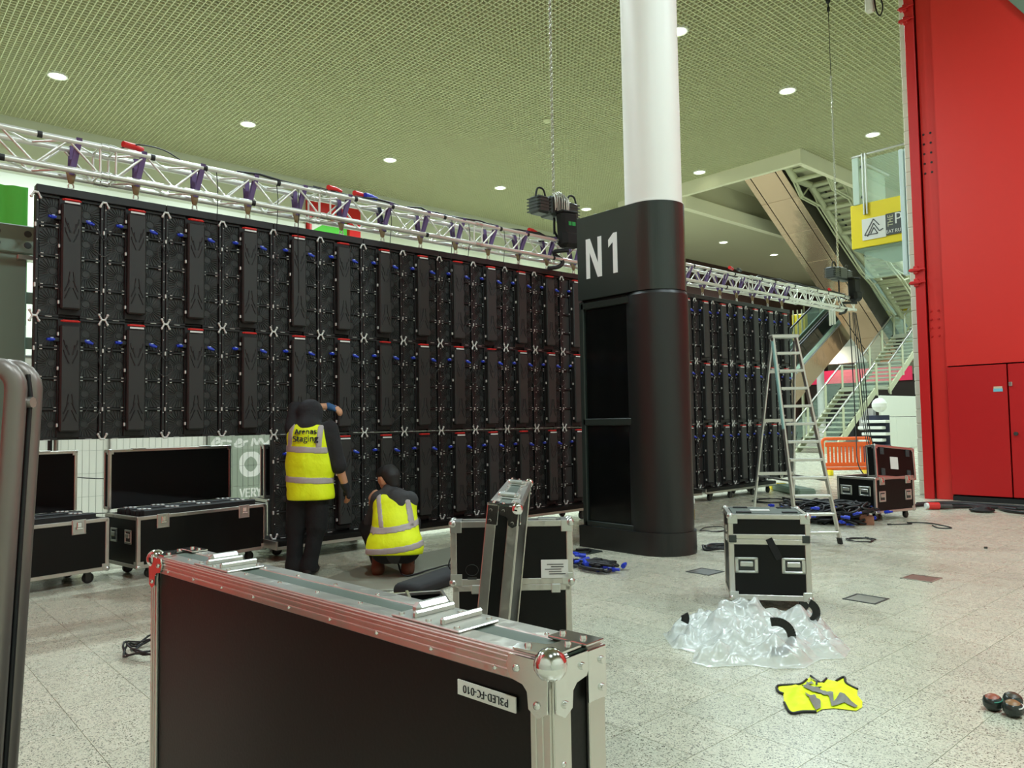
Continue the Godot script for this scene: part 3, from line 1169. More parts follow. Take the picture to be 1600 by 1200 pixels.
# ---------------------------------------------------------------- white hoarding, wire fence and green stand behind the left of the wall
func hoarding() -> void:
	var t := thing("hoarding", "pale printed hoarding with a ring emblem and white lettering below the video wall", "hoarding", Vector3(0, 0, -1.35))
	var s: SurfaceTool
	var hm := mt("hoarding", rgb(238, 238, 232), 0.6)
	hm.backlight_enabled = true
	hm.backlight = Color(0.75, 0.8, 0.72)
	hm.cull_mode = BaseMaterial3D.CULL_DISABLED
	hm.backlight = Color(1.0, 0.98, 0.95)
	var bn := mt("banner", Color.WHITE, 0.5)
	bn.backlight_enabled = true
	bn.backlight = Color(1.0, 0.98, 0.96)
	bn.cull_mode = BaseMaterial3D.CULL_DISABLED
	# flat print on the banner: ring, script scrawl and the end of a word
	var im := Image.create(522, 600, false, Image.FORMAT_RGB8)
	im.fill(rgb(186, 194, 184))
	im.fill_rect(Rect2i(0, 290, 522, 310), rgb(172, 182, 170))
	var dot := func(x: float, y: float, w: float) -> void:
		im.fill_rect(Rect2i(int((x - 1.86) * 300 - w * 150), int((2.0 - y) * 300 - w * 150), int(w * 300) + 1, int(w * 300) + 1), Color.WHITE)
	for i in 220:
		var a := TAU * i / 220
		dot.call(2.345 + cos(a) * 0.105, 0.86 + sin(a) * 0.115, 0.05)
	var strokes := [[0, 1, 0.25, 0], [0.25, 0, 0.5, 1], [0.7, 0, 0.7, 1], [0.7, 1, 1.1, 1], [0.7, 0.5, 1.0, 0.5], [0.7, 0, 1.1, 0], [1.35, 0, 1.35, 1], [1.35, 1, 1.75, 0.95], [1.75, 0.95, 1.75, 0.55], [1.75, 0.55, 1.35, 0.5], [1.5, 0.5, 1.8, 0], [1.95, 1, 2.2, 0.5], [2.45, 1, 2.2, 0.5], [2.2, 0.5, 2.2, 0]]
	for k in strokes:
		for q in 40:
			dot.call(2.225 + lerp(k[0] * 1.0, k[2] * 1.0, q / 39.0) * 0.098, 0.5 + lerp(k[1] * 1.0, k[3] * 1.0, q / 39.0) * 0.085, 0.016)
	for L in [[1.35, 1.1, 1.42, 1.16, 1.48, 1.1, 1.42, 1.05, 1.36, 1.09, 1.5, 1.13, 1.62, 1.12], [1.68, 1.08, 1.74, 1.14, 1.8, 1.09, 1.73, 1.06, 1.68, 1.09, 1.86, 1.12], [1.92, 1.07, 1.95, 1.14, 2.0, 1.08, 2.05, 1.14, 2.12, 1.08, 2.2, 1.12]]:
		var pp := []
		for i in range(0, L.size(), 2):
			pp.append(Vector3(L[i] * 0.78 + 0.86, L[i + 1], 0.0))
		for p in spline(pp, 30):
			dot.call(p.x, p.y, 0.022)
	bn.albedo_texture = ImageTexture.create_from_image(im)
	for i in 4:
		s = stx()
		var x0: float = [-1.9, -1.0, 0.9, 1.86][i]
		var x1: float = [-1.01, 0.89, 1.85, 3.6][i]
		for k in [[0, 0], [1, 1], [1, 0], [0, 0], [0, 1], [1, 1]]:
			s.set_uv(Vector2(k[0], 1 - k[1]))
			s.add_vertex(Vector3(x1 if k[0] else x0, 2.0 * k[1], 0))
		obj("banner_sheet", s, bn if i == 3 else hm, t)
	s = stx()
	for x in [-1.9, -1.0, 0.89, 1.855, 3.6]:
		bx(s, Vector3(x, 1.0, -0.02), Vector3(0.03, 2.0, 0.03), 0.004)
	obj("upright", s, M.alu, t)
	var f := thing("wire_fence", "wire mesh fence panel standing before the pale hoarding", "fence", Vector3(0, 0, -1.12))
	for x in [-1.9, 0.33, 0.38, 3.5]:
		s = stx()
		rod(s, Vector3(x, 0.0, 0), Vector3(x, 2.0, 0), 0.02, 8)
		obj("post", s, M.cable_grey if x == 0.33 else M.alu, f)
	for y in [0.12, 1.96]:
		s = stx()
		rod(s, Vector3(-1.9, y, 0), Vector3(3.5, y, 0), 0.018, 8)
		obj("rail", s, M.alu, f)
	s = stx()
	for i in 89:
		bx(s, Vector3(-1.86 + i * 0.06, 1.03, 0), Vector3(0.003, 1.84, 0.003))
	for i in 9:
		bx(s, Vector3(0.8, 0.2 + i * 0.22, 0), Vector3(5.4, 0.003, 0.003))
	stuff(obj("wires", s, M.zinc, f))
	s = stx()
	bx(s, Vector3(0.35, 0.04, 0.05), Vector3(0.24, 0.08, 0.5), 0.02)
	obj("foot_block", s, M.rubber, f)
	s = stx()
	bx(s, Vector3(0.55, 0.03, 0.3), Vector3(0.12, 0.06, 0.1), 0.01)
	obj("yellow_block", s, M.yellow, f)
	s = stx()
	for i in 2:
		tube(s, sag(Vector3(0.4, [0.86, 0.52][i], 0.02), Vector3(1.3, [0.82, 0.5][i], 0.02), 0.04), 0.005, 5)
	obj("sagging_wire", s, M.cable_grey, f)
	var g := thing("green_banner", "bright green fabric banner at the left edge behind the video wall", "banner", Vector3(-0.4, 0, -1.6))
	s = stx()
	var pts := PackedVector2Array()
	for i in 25:
		pts.append(Vector2(-0.9 + i * 0.0625, 0.02 * sin(i * 1.3) + 0.012 * sin(i * 3.1)))
	for i in 25:
		pts.append(Vector2(0.6 - i * 0.0625, 0.02 * sin((24 - i) * 1.3) + 0.012 * sin((24 - i) * 3.1) - 0.006))
	prism(s, pts, 1.36, Transform3D(Basis(Vector3.RIGHT, -PI / 2), Vector3(0, 2.3, 0)), true)
	obj("cloth", s, M.green_cloth, g)
	s = stx()
	bx(s, Vector3(-0.15, 1.15, 0), Vector3(1.5, 2.3, 0.06), 0.01)
	obj("white_base", s, M.wall_white, g)
	var p := thing("grey_stand", "grey green steel stand with bolt holes at the left edge beside the video wall", "stand", Vector3(-0.3, 0, -0.75))
	s = stx()
	bx(s, Vector3(-0.06, 1.52, 0), Vector3(0.84, 3.04, 0.08), 0.01)
	obj("panel", s, M.grey_green, p)
	s = stx()
	bx(s, Vector3(-0.04, 2.95, 0.02), Vector3(0.92, 0.25, 0.1), 0.01)
	obj("head_plate", s, M.grey_green, p)
	for x in [0.36, 0.13]:
		for y in [3.0, 2.9]:
			s = stx()
			lathe(s, [Vector2(0, 0.003), Vector2(0.024, 0.003), Vector2(0.03, 0)], Transform3D(Basis(Vector3.RIGHT, PI / 2), Vector3(x, y, 0.07)), 14)
			obj("bolt_hole", s, M.hoist, p)
	s = stx()
	bx(s, Vector3(0.36, 2.79, 0.03), Vector3(0.16, 0.04, 0.14), 0.005)
	obj("steel_strap", s, M.alu, p)
	for y in [2.45, 2.05]:
		s = stx()
		bx(s, Vector3(0.4, y, -0.02), Vector3(0.12, 0.1, 0.05), 0.005)
		obj("bracket", s, M.grey_green, p)

# ---------------------------------------------------------------- the video wall, seen from its back
func led_panel(v: int, full: bool) -> Node3D:
	var t := thing("led_panel", "", "led panel", Vector3.ZERO, 0, "cabinets of the video wall")
	var s := stx()
	bx(s, Vector3(0.25, 0.5, -0.055), Vector3(0.498, 0.998, 0.05), 0.004)
	obj("housing", s, M.led_black, t)
	# four by two module backs with radial fins
	if full:
		s = stx()
		bx(s, Vector3(0, 0, 0.002), Vector3(0.2, 0.222, 0.006), 0.002)
		lathe(s, [Vector2(0.028, 0.004), Vector2(0.026, 0.01), Vector2(0.0, 0.01)], Transform3D(Basis(Vector3.RIGHT, PI / 2), Vector3.ZERO), 12)
		for k in 26:
			var a := TAU * k / 26
			var d := Vector3(cos(a), sin(a), 0)
			var e: float = min(0.098 / max(abs(d.x), 0.01), 0.108 / max(abs(d.y), 0.01))
			bar(s, d * 0.036 + Vector3(0, 0, 0.009), d * min(e, 0.115) + Vector3(0, 0, 0.009), 0.004, 0.012, Vector3(0, 0, 1))
		s.generate_normals()
		s.set_material(M.led_module)
		var mesh := s.commit()
		for c in 2:
			for r in 4:
				var o := put("module_back", mesh, null, t)
				o.position = Vector3(0.13 + 0.24 * c, 0.125 + r * 0.25, -0.03)
				o.rotation.z = 0.06 * ((r + c + v) % 3 - 1)
	else:
		s = stx()
		for c in 2:
			for r in 4:
				bx(s, Vector3(0.13 + 0.24 * c, 0.125 + r * 0.25, -0.027), Vector3(0.2, 0.222, 0.008), 0.003)
		obj("module_backs", s, M.led_module, t)
	# frame: side posts and cross ribs, with their screws
	for x in [0.014, 0.486]:
		s = stx()
		bx(s, Vector3(x, 0.5, -0.015), Vector3(0.024, 0.996, 0.034), 0.003)
		obj("frame_post", s, M.black_bar, t)
	for r in 5:
		for k in 2:
			s = stx()
			bx(s, Vector3(0.1 + 0.3 * k, clamp(r * 0.25, 0.012, 0.988), -0.016), Vector3(0.15, 0.018 if r % 4 else 0.022, 0.026), 0.003)
			obj("cross_rib", s, M.black_bar, t)
	s = stx()
	for r in range(1, 4):
		for x in [0.045, 0.055, 0.15, 0.16, 0.34, 0.35, 0.445, 0.455]:
			for o in [-0.014, 0.014]:
				if full or o > 0:
					bx(s, Vector3(x, r * 0.25 + o, -0.003), Vector3(0.009, 0.009, 0.008), 0.002)
	for r in range(0, 12):
		bx(s, Vector3(0.014 if r % 2 else 0.486, 0.06 + r * 0.08, 0.003), Vector3(0.008, 0.01, 0.006), 0.0015)
	stuff(obj("screws", s, M.screw, t))
	# power box up the middle
	s = stx()
	bx(s, Vector3(0.25, 0.5, 0.028), Vector3(0.148, 0.87, 0.075), 0.012)
	obj("power_box", s, M.led_spine, t)
	s = stx()
	bx(s, Vector3(0.25, 0.5, -0.015), Vector3(0.17, 0.96, 0.03), 0.004)
	obj("channel", s, M.led_black, t)
	s = stx()
	for q in [[0.8, -0.1, 1], [0.72, -0.1, 1], [0.76, -0.07, 0], [0.2, 0.1, 1], [0.14, 0.1, 1], [0.24, 0.13, 0]]:
		var w: float = 0.05 if q[2] == 1 else 0.028
		for sg in [-1.0, 1.0]:
			tube(s, [Vector3(0.25 + sg * w, q[0] + 0.01, 0.066), Vector3(0.25 + sg * w * 0.9, q[0] - 0.02 * sign(q[1]) * -1.0, 0.067), Vector3(0.25 + sg * 0.012, q[0] + q[1], 0.067)], 0.0048, 5)
	if full:
		stuff(obj("chevron_ribs", s, M.led_ridge, t))
	# red carrying handle and rating label
	s = stx()
	bx(s, Vector3(0.25, 0.967, 0.05), Vector3(0.12, 0.017, 0.03), 0.006)
	for sg in [-1, 1]:
		bx(s, Vector3(0.25 + 0.06 * sg, 0.967, 0.04), Vector3(0.022, 0.013, 0.02), 0.004)
	obj("handle", s, M.handle_red, t)
	if v != 2:
		s = stx()
		bx(s, Vector3(0.25, 0.944, 0.066), Vector3(0.112, 0.014, 0.003))
		obj("rating_label", s, M.label_white, t)
	for y in [0.86, 0.58, 0.12]:
		s = stx()
		bx(s, Vector3(0.164, y, 0.03), Vector3(0.014, 0.03, 0.02), 0.003)
		obj("side_clip", s, M.cast_alu, t)
	# power sockets with blue plugs
	for k in 2:
		s = stx()
		bx(s, Vector3([0.155, 0.345][k], 0.815, 0.01), Vector3(0.045, 0.036, 0.05), 0.004)
		obj("socket", s, M.black_bar, t)
		s = stx()
		var a := Vector3([0.14, 0.36][k], 0.815, 0.022)
		var e := Vector3([0.085, 0.42][k], [0.812, 0.79][k], 0.04)
		var mid := a.lerp(e, 0.75)
		tube(s, [a, a.lerp(e, 0.7)], 0.0155, 8)
		tube(s, [a.lerp(e, 0.68), e], 0.011, 8)
		var pl := obj("plug", s, M.blue_plug, t)
		s = stx()
		bx(s, a.lerp(e, 0.35) + Vector3(0, 0.012, 0.008), Vector3(0.022, 0.01, 0.01), 0.002)
		obj("latch", s, M.plug_tip, pl)
	# jumper to the next cabinet and loose data loops
	s = stx()
	var j := 0.06 + 0.05 * v
	tube(s, spline([Vector3(0.42, 0.79, 0.04), Vector3(0.45, 0.76 - j * 0.4, 0.035), Vector3(0.49, 0.74 - j, 0.03), Vector3(0.53, 0.75 - j, 0.03), Vector3(0.57, 0.78, 0.035), Vector3(0.585, 0.812, 0.04)], 4), 0.0055, 5)
	obj("jumper_cable", s, M.cable, t)
	s = stx()
	var L := [[0.46, 0.7, 0.42, 0.6, 0.5, 0.54, 0.56, 0.6, 0.52, 0.7], [0.49, 0.74, 0.43, 0.66, 0.45, 0.56, 0.53, 0.58, 0.5, 0.72], [0.36, 0.2, 0.42, 0.3, 0.49, 0.3, 0.45, 0.18, 0.38, 0.12]][v] as Array
	var pp := []
	for i in range(0, L.size(), 2):
		pp.append(Vector3(L[i], L[i + 1], 0.012 + 0.012 * (i % 4) / 2.0))
	tube(s, spline(pp, 4), 0.003, 5)
	obj("data_cable", s, M.cable_grey, t)
	s = stx()
	for y in [0.25, 0.74]:
		bx(s, Vector3(0.0, y, 0.006), Vector3(0.014, 0.035, 0.016), 0.003)
	obj("edge_latch", s, M.cast_alu, t)
	s = stx()
	for x in [0.1, 0.4]:
		bx(s, Vector3(x, 0.002, 0.002), Vector3(0.05, 0.006, 0.008), 0.002)
	obj("seam_pin", s, M.cast_alu, t)
	return t

func clamp_mesh(up: bool, down: bool) -> ArrayMesh:
	var s := stx()
	for sx in [-1, 1]:
		for sy in ([-1, 1] if (up and down) else ([1] if up else [-1])):
			rod(s, Vector3(sx * 0.013, 0, 0), Vector3(sx * 0.03, sy * 0.034, 0), 0.0085, 6)
			ball(s, Vector3(sx * 0.032, sy * 0.04, 0.002), 0.0125, 8)
	rod(s, Vector3(-0.018, 0, 0), Vector3(0.018, 0, 0), 0.01, 6)
	s.generate_normals()
	s.set_material(M.cast_alu)
	return s.commit()

func video_wall() -> void:
	var protos := [led_panel(0, true), led_panel(1, true), led_panel(2, true), led_panel(0, false), led_panel(1, false)]
	var fresh := {}
	var cm := [clamp_mesh(true, true), clamp_mesh(false, true), clamp_mesh(true, false)]
	for row in 3:
		for n in 24:
			if row == 2 and n < 4:
				continue
			var v := (n * 7 + row * 5) % 3
			if n > 11:
				v = 3 + (n + row) % 2
			var lab := "black video wall cabinet seen from behind, %s from the left in the %s row" % [nth(n if row < 2 else n - 4), ["top", "middle", "bottom"][row]]
			var at := Vector3(n * 0.5, 2.2 - row, 0)
			var p: Node3D
			if not fresh.has(v):
				fresh[v] = true
				p = protos[v]
				p.position = at
				p.set_meta("label", lab)
			else:
				p = dup(protos[v], at, 0, lab)
				var old := p.get_node_or_null("corner_clamp")
				while old:
					p.remove_child(old)
					old.free()
					old = p.get_node_or_null("corner_clamp")
			put("corner_clamp", cm[1 if row == 0 else 0], null, p).position = Vector3(0, 1.0, 0.016)
			if row == 2 or (row == 1 and n < 4):
				put("corner_clamp", cm[2], null, p).position = Vector3(0, 0.0, 0.016)
	# header bar along the top edge
	var hb := thing("header_bar", "long black header bar along the top edge of the video wall", "bar", Vector3(0, 3.2, 0))
	for k in 12:
		var s := stx()
		bx(s, Vector3(0.5 + k, 0.035, -0.03), Vector3(0.996, 0.068, 0.1), 0.004)
		obj("section", s, M.black_bar, hb)
	# wheeled bases under the bottom row
	for k in 3:
		var d := thing("wheeled_base", "low black wheeled base tray under the bottom row, %s" % ["below the two workmen", "behind the pillar", "right of the pillar"][k], "dolly", Vector3([1.95, 6.6, 8.9][k], 0, 0))
		var ln: float = [4.4, 2.2, 2.1][k]
		var s := stx()
		bx(s, Vector3(ln / 2, 0.165, -0.06), Vector3(ln, 0.07, 0.5), 0.004)
		obj("tray", s, M.case_black, d)
		for z in [0.19, -0.31]:
			s = stx()
			bx(s, Vector3(ln / 2, 0.135, z), Vector3(ln, 0.03, 0.02), 0.003)
			obj("edge_trim", s, M.case_trim, d)
		s = stx()
		bx(s, Vector3(0.0, 0.16, -0.06), Vector3(0.02, 0.08, 0.52), 0.003)
		obj("edge_trim", s, M.case_trim, d)
		for x in [0.18, ln * 0.36, ln * 0.68, ln - 0.18]:
			for z in [0.12, -0.24]:
				caster(d, Vector3(x, 0.125, z), 0.125)

func caster(parent: Node, top: Vector3, h: float) -> void:
	var s := stx()
	bx(s, top + Vector3(0, -0.006, 0), Vector3(0.075, 0.012, 0.075), 0.003)
	for k in [-1, 1]:
		bx(s, top + Vector3(0.01, -h * 0.42, 0.021 * k), Vector3(0.045, h * 0.75, 0.005), 0.001)
	var fork := obj("caster", s, M.hoist, parent)
	s = stx()
	var r := h * 0.42
	lathe(s, [Vector2(0.012, -0.017), Vector2(r - 0.006, -0.017), Vector2(r, -0.012), Vector2(r, 0.012), Vector2(r - 0.006, 0.017), Vector2(0.012, 0.017)], Transform3D(Basis(Vector3.RIGHT, PI / 2), top + Vector3(0.015, -(h - r), 0)), 16)
	obj("wheel", s, M.wheel, fork)

# ---------------------------------------------------------------- truss, slings, hoists
func rigging() -> void:
	var H := 0.12
	var yc := 3.52
	# one 2 m section of box truss
	var t := thing("truss_section", "", "truss", Vector3.ZERO, 0, "box truss sections above the video wall")
	for y in [-H, H]:
		for z in [-H, H]:
			var s := stx()
			rod(s, Vector3(0, y, z), Vector3(2.0, y, z), 0.0255, 12)
			obj("chord", s, M.truss_alu, t)
			for x in [0.03, 1.97]:
				s = stx()
				rod(s, Vector3(x - 0.025, y, z), Vector3(x + 0.025, y, z), 0.032, 12)
				obj("coupler", s, M.alu, t)
	for f in 4:
		for k in 8:
			var xa := 0.06 + k * 0.235
			var xb := xa + 0.235
			var u := H if k % 2 else -H
			var A: Vector3
			var B: Vector3
			if f < 2:
				var z: float = [H, -H][f]
				A = Vector3(xa, u, z)
				B = Vector3(xb, -u, z)
			else:
				var y: float = [H, -H][f - 2]
				A = Vector3(xa, y, u)
				B = Vector3(xb, y, -u)
			var s := stx()
			rod(s, A, B, 0.0095, 7)
			obj("brace", s, M.truss_alu, t)
	for x in [0.06, 1.94]:
		for q in [[-H, -H, -H, H], [H, -H, H, H], [-H, -H, H, -H], [-H, H, H, H]]:
			var s := stx()
			rod(s, Vector3(x, q[0], q[1]), Vector3(x, q[2], q[3]), 0.0095, 7)
			obj("end_brace", s, M.truss_alu, t)
	for q in [[0.35, H, H], [0.8, H, H], [1.25, -H, H], [1.5, H, H]]:
		var s := stx()
		rod(s, Vector3(q[0] - 0.018, q[1], q[2]), Vector3(q[0] + 0.018, q[1], q[2]), 0.0275, 12)
		obj("tape_band", s, M.tape, t)
	for k in 8:
		var lab := "silver box truss section, %s from the left above the video wall" % nth(k)
		var at := Vector3(-1.5 + k * 2.0, yc + (0.0 if k < 5 else 0.045 + 0.012 * (k - 5)), 0)
		if k == 0:
			t.position = at
			t.set_meta("label", lab)
		else:
			dup(t, at, 0, lab)
	# purple slings: over both upper chords, down into a tan sleeve and a shackle on the header bar
	var sl := thing("sling", "", "sling", Vector3.ZERO, 0, "purple slings holding the video wall")
	for k in [1, -1]:
		var s := stx()
		var z: float = H * k
		var top := yc + H
		bar(s, Vector3(0.03, top + 0.02, z + 0.028 * k), Vector3(-0.002, 3.385, 0.03 * k), 0.006, 0.042, Vector3.RIGHT)
		bar(s, Vector3(0.03, top + 0.0285, z - 0.024), Vector3(0.03, top + 0.0285, z + 0.024), 0.006, 0.042, Vector3.RIGHT)
		bar(s, Vector3(0.03, top + 0.02, z - 0.03 * k), Vector3(0.0, 3.385, 0.015 * k), 0.006, 0.042, Vector3.RIGHT)
		obj("strap", s, M.purple, sl)
	var s2 := stx()
	lathe(s2, [Vector2(0.008, 3.315), Vector2(0.022, 3.325), Vector2(0.034, 3.385), Vector2(0.04, 3.41), Vector2(0.0, 3.412)], Transform3D(Basis.from_scale(Vector3(1, 1, 0.75)), Vector3.ZERO), 10)
	obj("sleeve", s2, M.sleeve, sl)
	s2 = stx()
	var rg := []
	for i in 10:
		var a := TAU * i / 10
		rg.append(Vector3(cos(a) * 0.02, 3.297 + sin(a) * 0.026, 0))
	tube(s2, rg, 0.006, 6, false, true)
	rod(s2, Vector3(-0.028, 3.275, 0), Vector3(0.028, 3.275, 0), 0.007, 6)
	obj("shackle", s2, M.zinc, sl)
	for n in 24:
		var lab := "purple sling and shackle above the %s column of cabinets from the left" % nth(n)
		if n == 0:
			sl.position = Vector3(0.25, 0, 0)
			sl.set_meta("label", lab)
		else:
			dup(sl, Vector3(0.25 + n * 0.5, 0, 0), 0, lab)
	# cable loom along the truss top with plugs
	var lm := thing("power_loom", "black cable loom with red and blue plugs lying along the truss top", "cable", Vector3(0, 0, 0))
	var s := stx()
	var pts := []
	for i in 60:
		pts.append(Vector3(1.6 + i * 0.21, yc + H + 0.035 + 0.012 * sin(i * 1.9) + (0.0 if i < 44 else 0.08), 0.1 + 0.03 * sin(i * 1.1)))
	tube(s, pts, 0.012, 6)
	pts = []
	for i in 46:
		pts.append(Vector3(2.4 + i * 0.26, yc + H + 0.045 + 0.02 * sin(i * 2.7 + 1.0) + (0.0 if i < 34 else 0.08), 0.06 + 0.04 * sin(i * 1.7)))
	tube(s, pts, 0.01, 6)
	tube(s, spline([Vector3(0.6, yc + H + 0.03, 0.1), Vector3(0.75, yc + H + 0.1, 0.08), Vector3(0.95, yc + H + 0.1, 0.08), Vector3(1.1, yc + H + 0.03, 0.1)]), 0.006, 5)
	obj("cables", s, M.cable, lm)
	for q in [[2.55, M.handle_red], [2.85, M.handle_red], [2.98, M.blue_plug], [0.62, M.handle_red], [5.35, M.handle_red], [9.9, M.handle_red], [13.4, M.handle_red], [10.15, M.hoist]]:
		s = stx()
		var y0: float = yc + H + (0.07 if q[0] < 8 else 0.15)
		rod(s, Vector3(q[0], y0, 0.1), Vector3(q[0] + 0.1, y0 + 0.01, 0.06), 0.028, 10)
		rod(s, Vector3(q[0] + 0.09, y0 + 0.01, 0.064), Vector3(q[0] + 0.17, y0, 0.05), 0.024, 10)
		obj("plug", s, q[1], lm)
	s = stx()
	rod(s, Vector3(3.22, yc + 0.14, -0.02), Vector3(3.25, yc - 0.03, 0.0), 0.02, 8)
	rod(s, Vector3(3.25, yc - 0.05, 0.0), Vector3(3.27, yc - 0.14, 0.0), 0.032, 10)
	obj("hanging_plug", s, M.print_navy, lm)
	s = stx()
	for x in [1.4, 1.98, 2.2, 3.27, 4.1, 4.35, 4.9, 5.15]:
		tube(s, [Vector3(x, yc + H, 0.13), Vector3(x + 0.01, yc - 0.05, 0.14), Vector3(x + 0.03, 3.22, 0.07), Vector3(x + 0.04, 2.6, 0.07)], 0.004, 5)
	obj("drop_wires", s, M.cable, lm)
	# chain hoists
	hoist(Vector3(5.9, 0, 0.0), 4.1, "black chain hoist with chain bag above the truss left of the numbered pillar", true)
	hoist(Vector3(14.05, 0, 0.0), 4.18, "black chain hoist with chain bag at the right end of the truss", false)
	# cables dropping from the right end of the truss to the floor
	var dc := thing("drop_cables", "bunch of black cables hanging from the truss end to the floor", "cable", Vector3(14.5, 0, 0.1))
	for k in 4:
		s = stx()
		tube(s, spline([Vector3(0.05 * k - 0.1, 3.42, 0.0), Vector3(0.0 + 0.07 * k, 2.3, 0.02 * k), Vector3(0.08 + 0.09 * k, 1.2, 0.04), Vector3(0.2 + 0.12 * k, 0.5, 0.1), Vector3(0.3 + 0.16 * k, 0.02, 0.2 + 0.1 * k)], 6), 0.007 + 0.004 * (k % 2), 6)
		obj("cable", s, M.cable, dc)
	s = stx()
	tube(s, spline([Vector3(-0.25, 3.4, 0), Vector3(-0.42, 2.2, 0.1), Vector3(-0.6, 1.0, 0.2), Vector3(-1.0, 0.35, 0.4), Vector3(-0.9, 0.02, 0.6)], 6), 0.011, 6)
	obj("cable", s, M.cable, dc)
	var hc := thing("hanging_clamps", "row of short clamps hanging under the right end of the truss", "clamp", Vector3(13.4, 3.3, 0.1))
	for k in 3:
		s = stx()
		bx(s, Vector3(k * 0.1, -0.08 + 0.02 * k, 0), Vector3(0.03, 0.3, 0.03), 0.005)
		obj("clamp", s, M.alu, hc)

func hoist(p: Vector3, y: float, lab: String, big: bool) -> void:
	var t := thing("chain_hoist", lab, "hoist", Vector3(p.x, y, p.z))
	var s := stx()
	bx(s, Vector3(0, 0, 0), Vector3(0.34, 0.26, 0.24), 0.03)
	obj("gear_case", s, M.hoist, t)
	for k in [-1, 1]:
		s = stx()
		bx(s, Vector3(0.27 * k, -0.005, 0), Vector3(0.22, 0.23, 0.22), 0.035)
		for i in 5:
			bx(s, Vector3(0.27 * k, -0.09 + i * 0.042, 0), Vector3(0.232, 0.012, 0.232), 0.002)
		obj("motor_end", s, M.hoist, t)
		s = stx()
		tube(s, spline([Vector3(0.2 * k, 0.1, 0.05), Vector3(0.24 * k, 0.2, 0.05), Vector3(0.34 * k, 0.2, 0.05), Vector3(0.38 * k, 0.08, 0.05)], 4), 0.013, 6)
		obj("carry_handle", s, M.rubber, t)
	var lo := 3.66 - y
	s = stx()
	rod(s, Vector3(0, -0.12, 0), Vector3(0, lo + 0.1, 0), 0.016, 8)
	tube(s, spline([Vector3(0, lo + 0.14, 0), Vector3(0.05, lo + 0.06, 0), Vector3(0.0, lo, 0), Vector3(-0.045, lo + 0.05, 0)], 4), 0.016, 6)
	obj("hook", s, M.rubber, t)
	# straps from hook round the truss
	s = stx()
	for k in [-1, 1]:
		for j in [-1, 1]:
			rod(s, Vector3(0, lo + 0.06, 0), Vector3(0.22 * k, lo - 0.02, 0.12 * j), 0.012, 6)
	obj("bridle", s, M.rubber, t)
	s = stx()
	if big:
		for i in 14:
			var a := i * 0.7
			tube(s, spline([Vector3(0.02 * sin(a), 0.13, 0.02), Vector3(0.1 * sin(a), 0.17 + 0.03 * cos(a * 2.0), 0.1), Vector3(0.13 * sin(a), 0.1, 0.15), Vector3(0.12 * sin(a), -0.04 - 0.03 * (i % 3), 0.15)], 3), 0.009, 5)
		obj("slack_chain", s, M.chain, t)
	# chain bag in front
	s = stx()
	var bg := Transform3D(Basis(Vector3(0, 0, 1), 0.06), Vector3(0.06 if big else 0.3, -0.14, 0.17))
	bx(s, bg * Vector3(0, -0.17, 0), Vector3(0.29, 0.46, 0.15), 0.035, bg.basis)
	bx(s, bg * Vector3(0.01, -0.3, 0.01), Vector3(0.31, 0.22, 0.18), 0.05, bg.basis)
	bx(s, bg * Vector3(0, 0.06, 0), Vector3(0.3, 0.025, 0.16), 0.01, bg.basis)
	var b := obj("chain_bag", s, M.bag, t)
	if big:
		s = stx()
		bx(s, bg * Vector3(-0.02, -0.1, 0.078), Vector3(0.05, 0.05, 0.004), 0.0, bg.basis)
		bx(s, bg * Vector3(0.05, -0.1, 0.078), Vector3(0.06, 0.05, 0.004), 0.0, bg.basis)
		obj("green_patch", s, M.sticker_green, b)
	s = stx()
	tube(s, spline([bg * Vector3(-0.05, -0.45, 0.05), Vector3(-0.12, -0.62, 0.1), Vector3(0.02, -0.72, 0.12), Vector3(-0.05, -0.8, 0.12), Vector3(-0.22, -0.84, 0.1)], 5), 0.028, 7)
	obj("control_lead", s, M.rubber, t)
	# load chain: separate links up to the ceiling
	s = stx()
	var yy := 0.14
	var i := 0
	while y + yy < CEIL - 0.02:
		var thin: bool = not big and y + yy > 8.3
		if thin:
			break
		var rx := Vector3(0.013, 0, 0) if i % 2 else Vector3(0, 0, 0.013)
		var rg := []
		for k in 6:
			var a := TAU * k / 6
			rg.append(Vector3(0, yy + sin(a) * 0.03, 0) + rx * cos(a) * 1.4)
		tube(s, rg, 0.008, 4, false, true)
		yy += 0.042
		i += 1
	stuff(obj("load_chain", s, M.chain, t))
	if not big:
		s = stx()
		rod(s, Vector3(0, yy - 0.03, 0), Vector3(0, CEIL - 0.25 - y, 0), 0.007, 6)
		obj("steel_wire", s, M.rubber, t)
		s = stx()
		lathe(s, [Vector2(0, -0.3), Vector2(0.03, -0.28), Vector2(0.03, -0.2), Vector2(0.015, -0.18), Vector2(0.015, -0.12), Vector2(0.045, -0.08), Vector2(0.05, -0.01), Vector2(0, 0.0)], Transform3D(Basis.IDENTITY, Vector3(0, CEIL - y, 0)), 10)
		obj("ceiling_hook", s, M.rubber, t)

# ---------------------------------------------------------------- the numbered black pillar and the white column in it
func stadium(x0: float, x1: float, z0: float, zc: float, n := 40) -> PackedVector2Array:
	# outline in (x, -z): flat end at z0, round end about zc
	var r := (x1 - x0) / 2
	var p := PackedVector2Array([Vector2(x1, -z0), Vector2(x0, -z0)])
	for i in n + 1:
		var a := PI + PI * i / n
		p.append(Vector2(x0 + r + cos(a) * r, -zc + sin(a) * r))
	return p

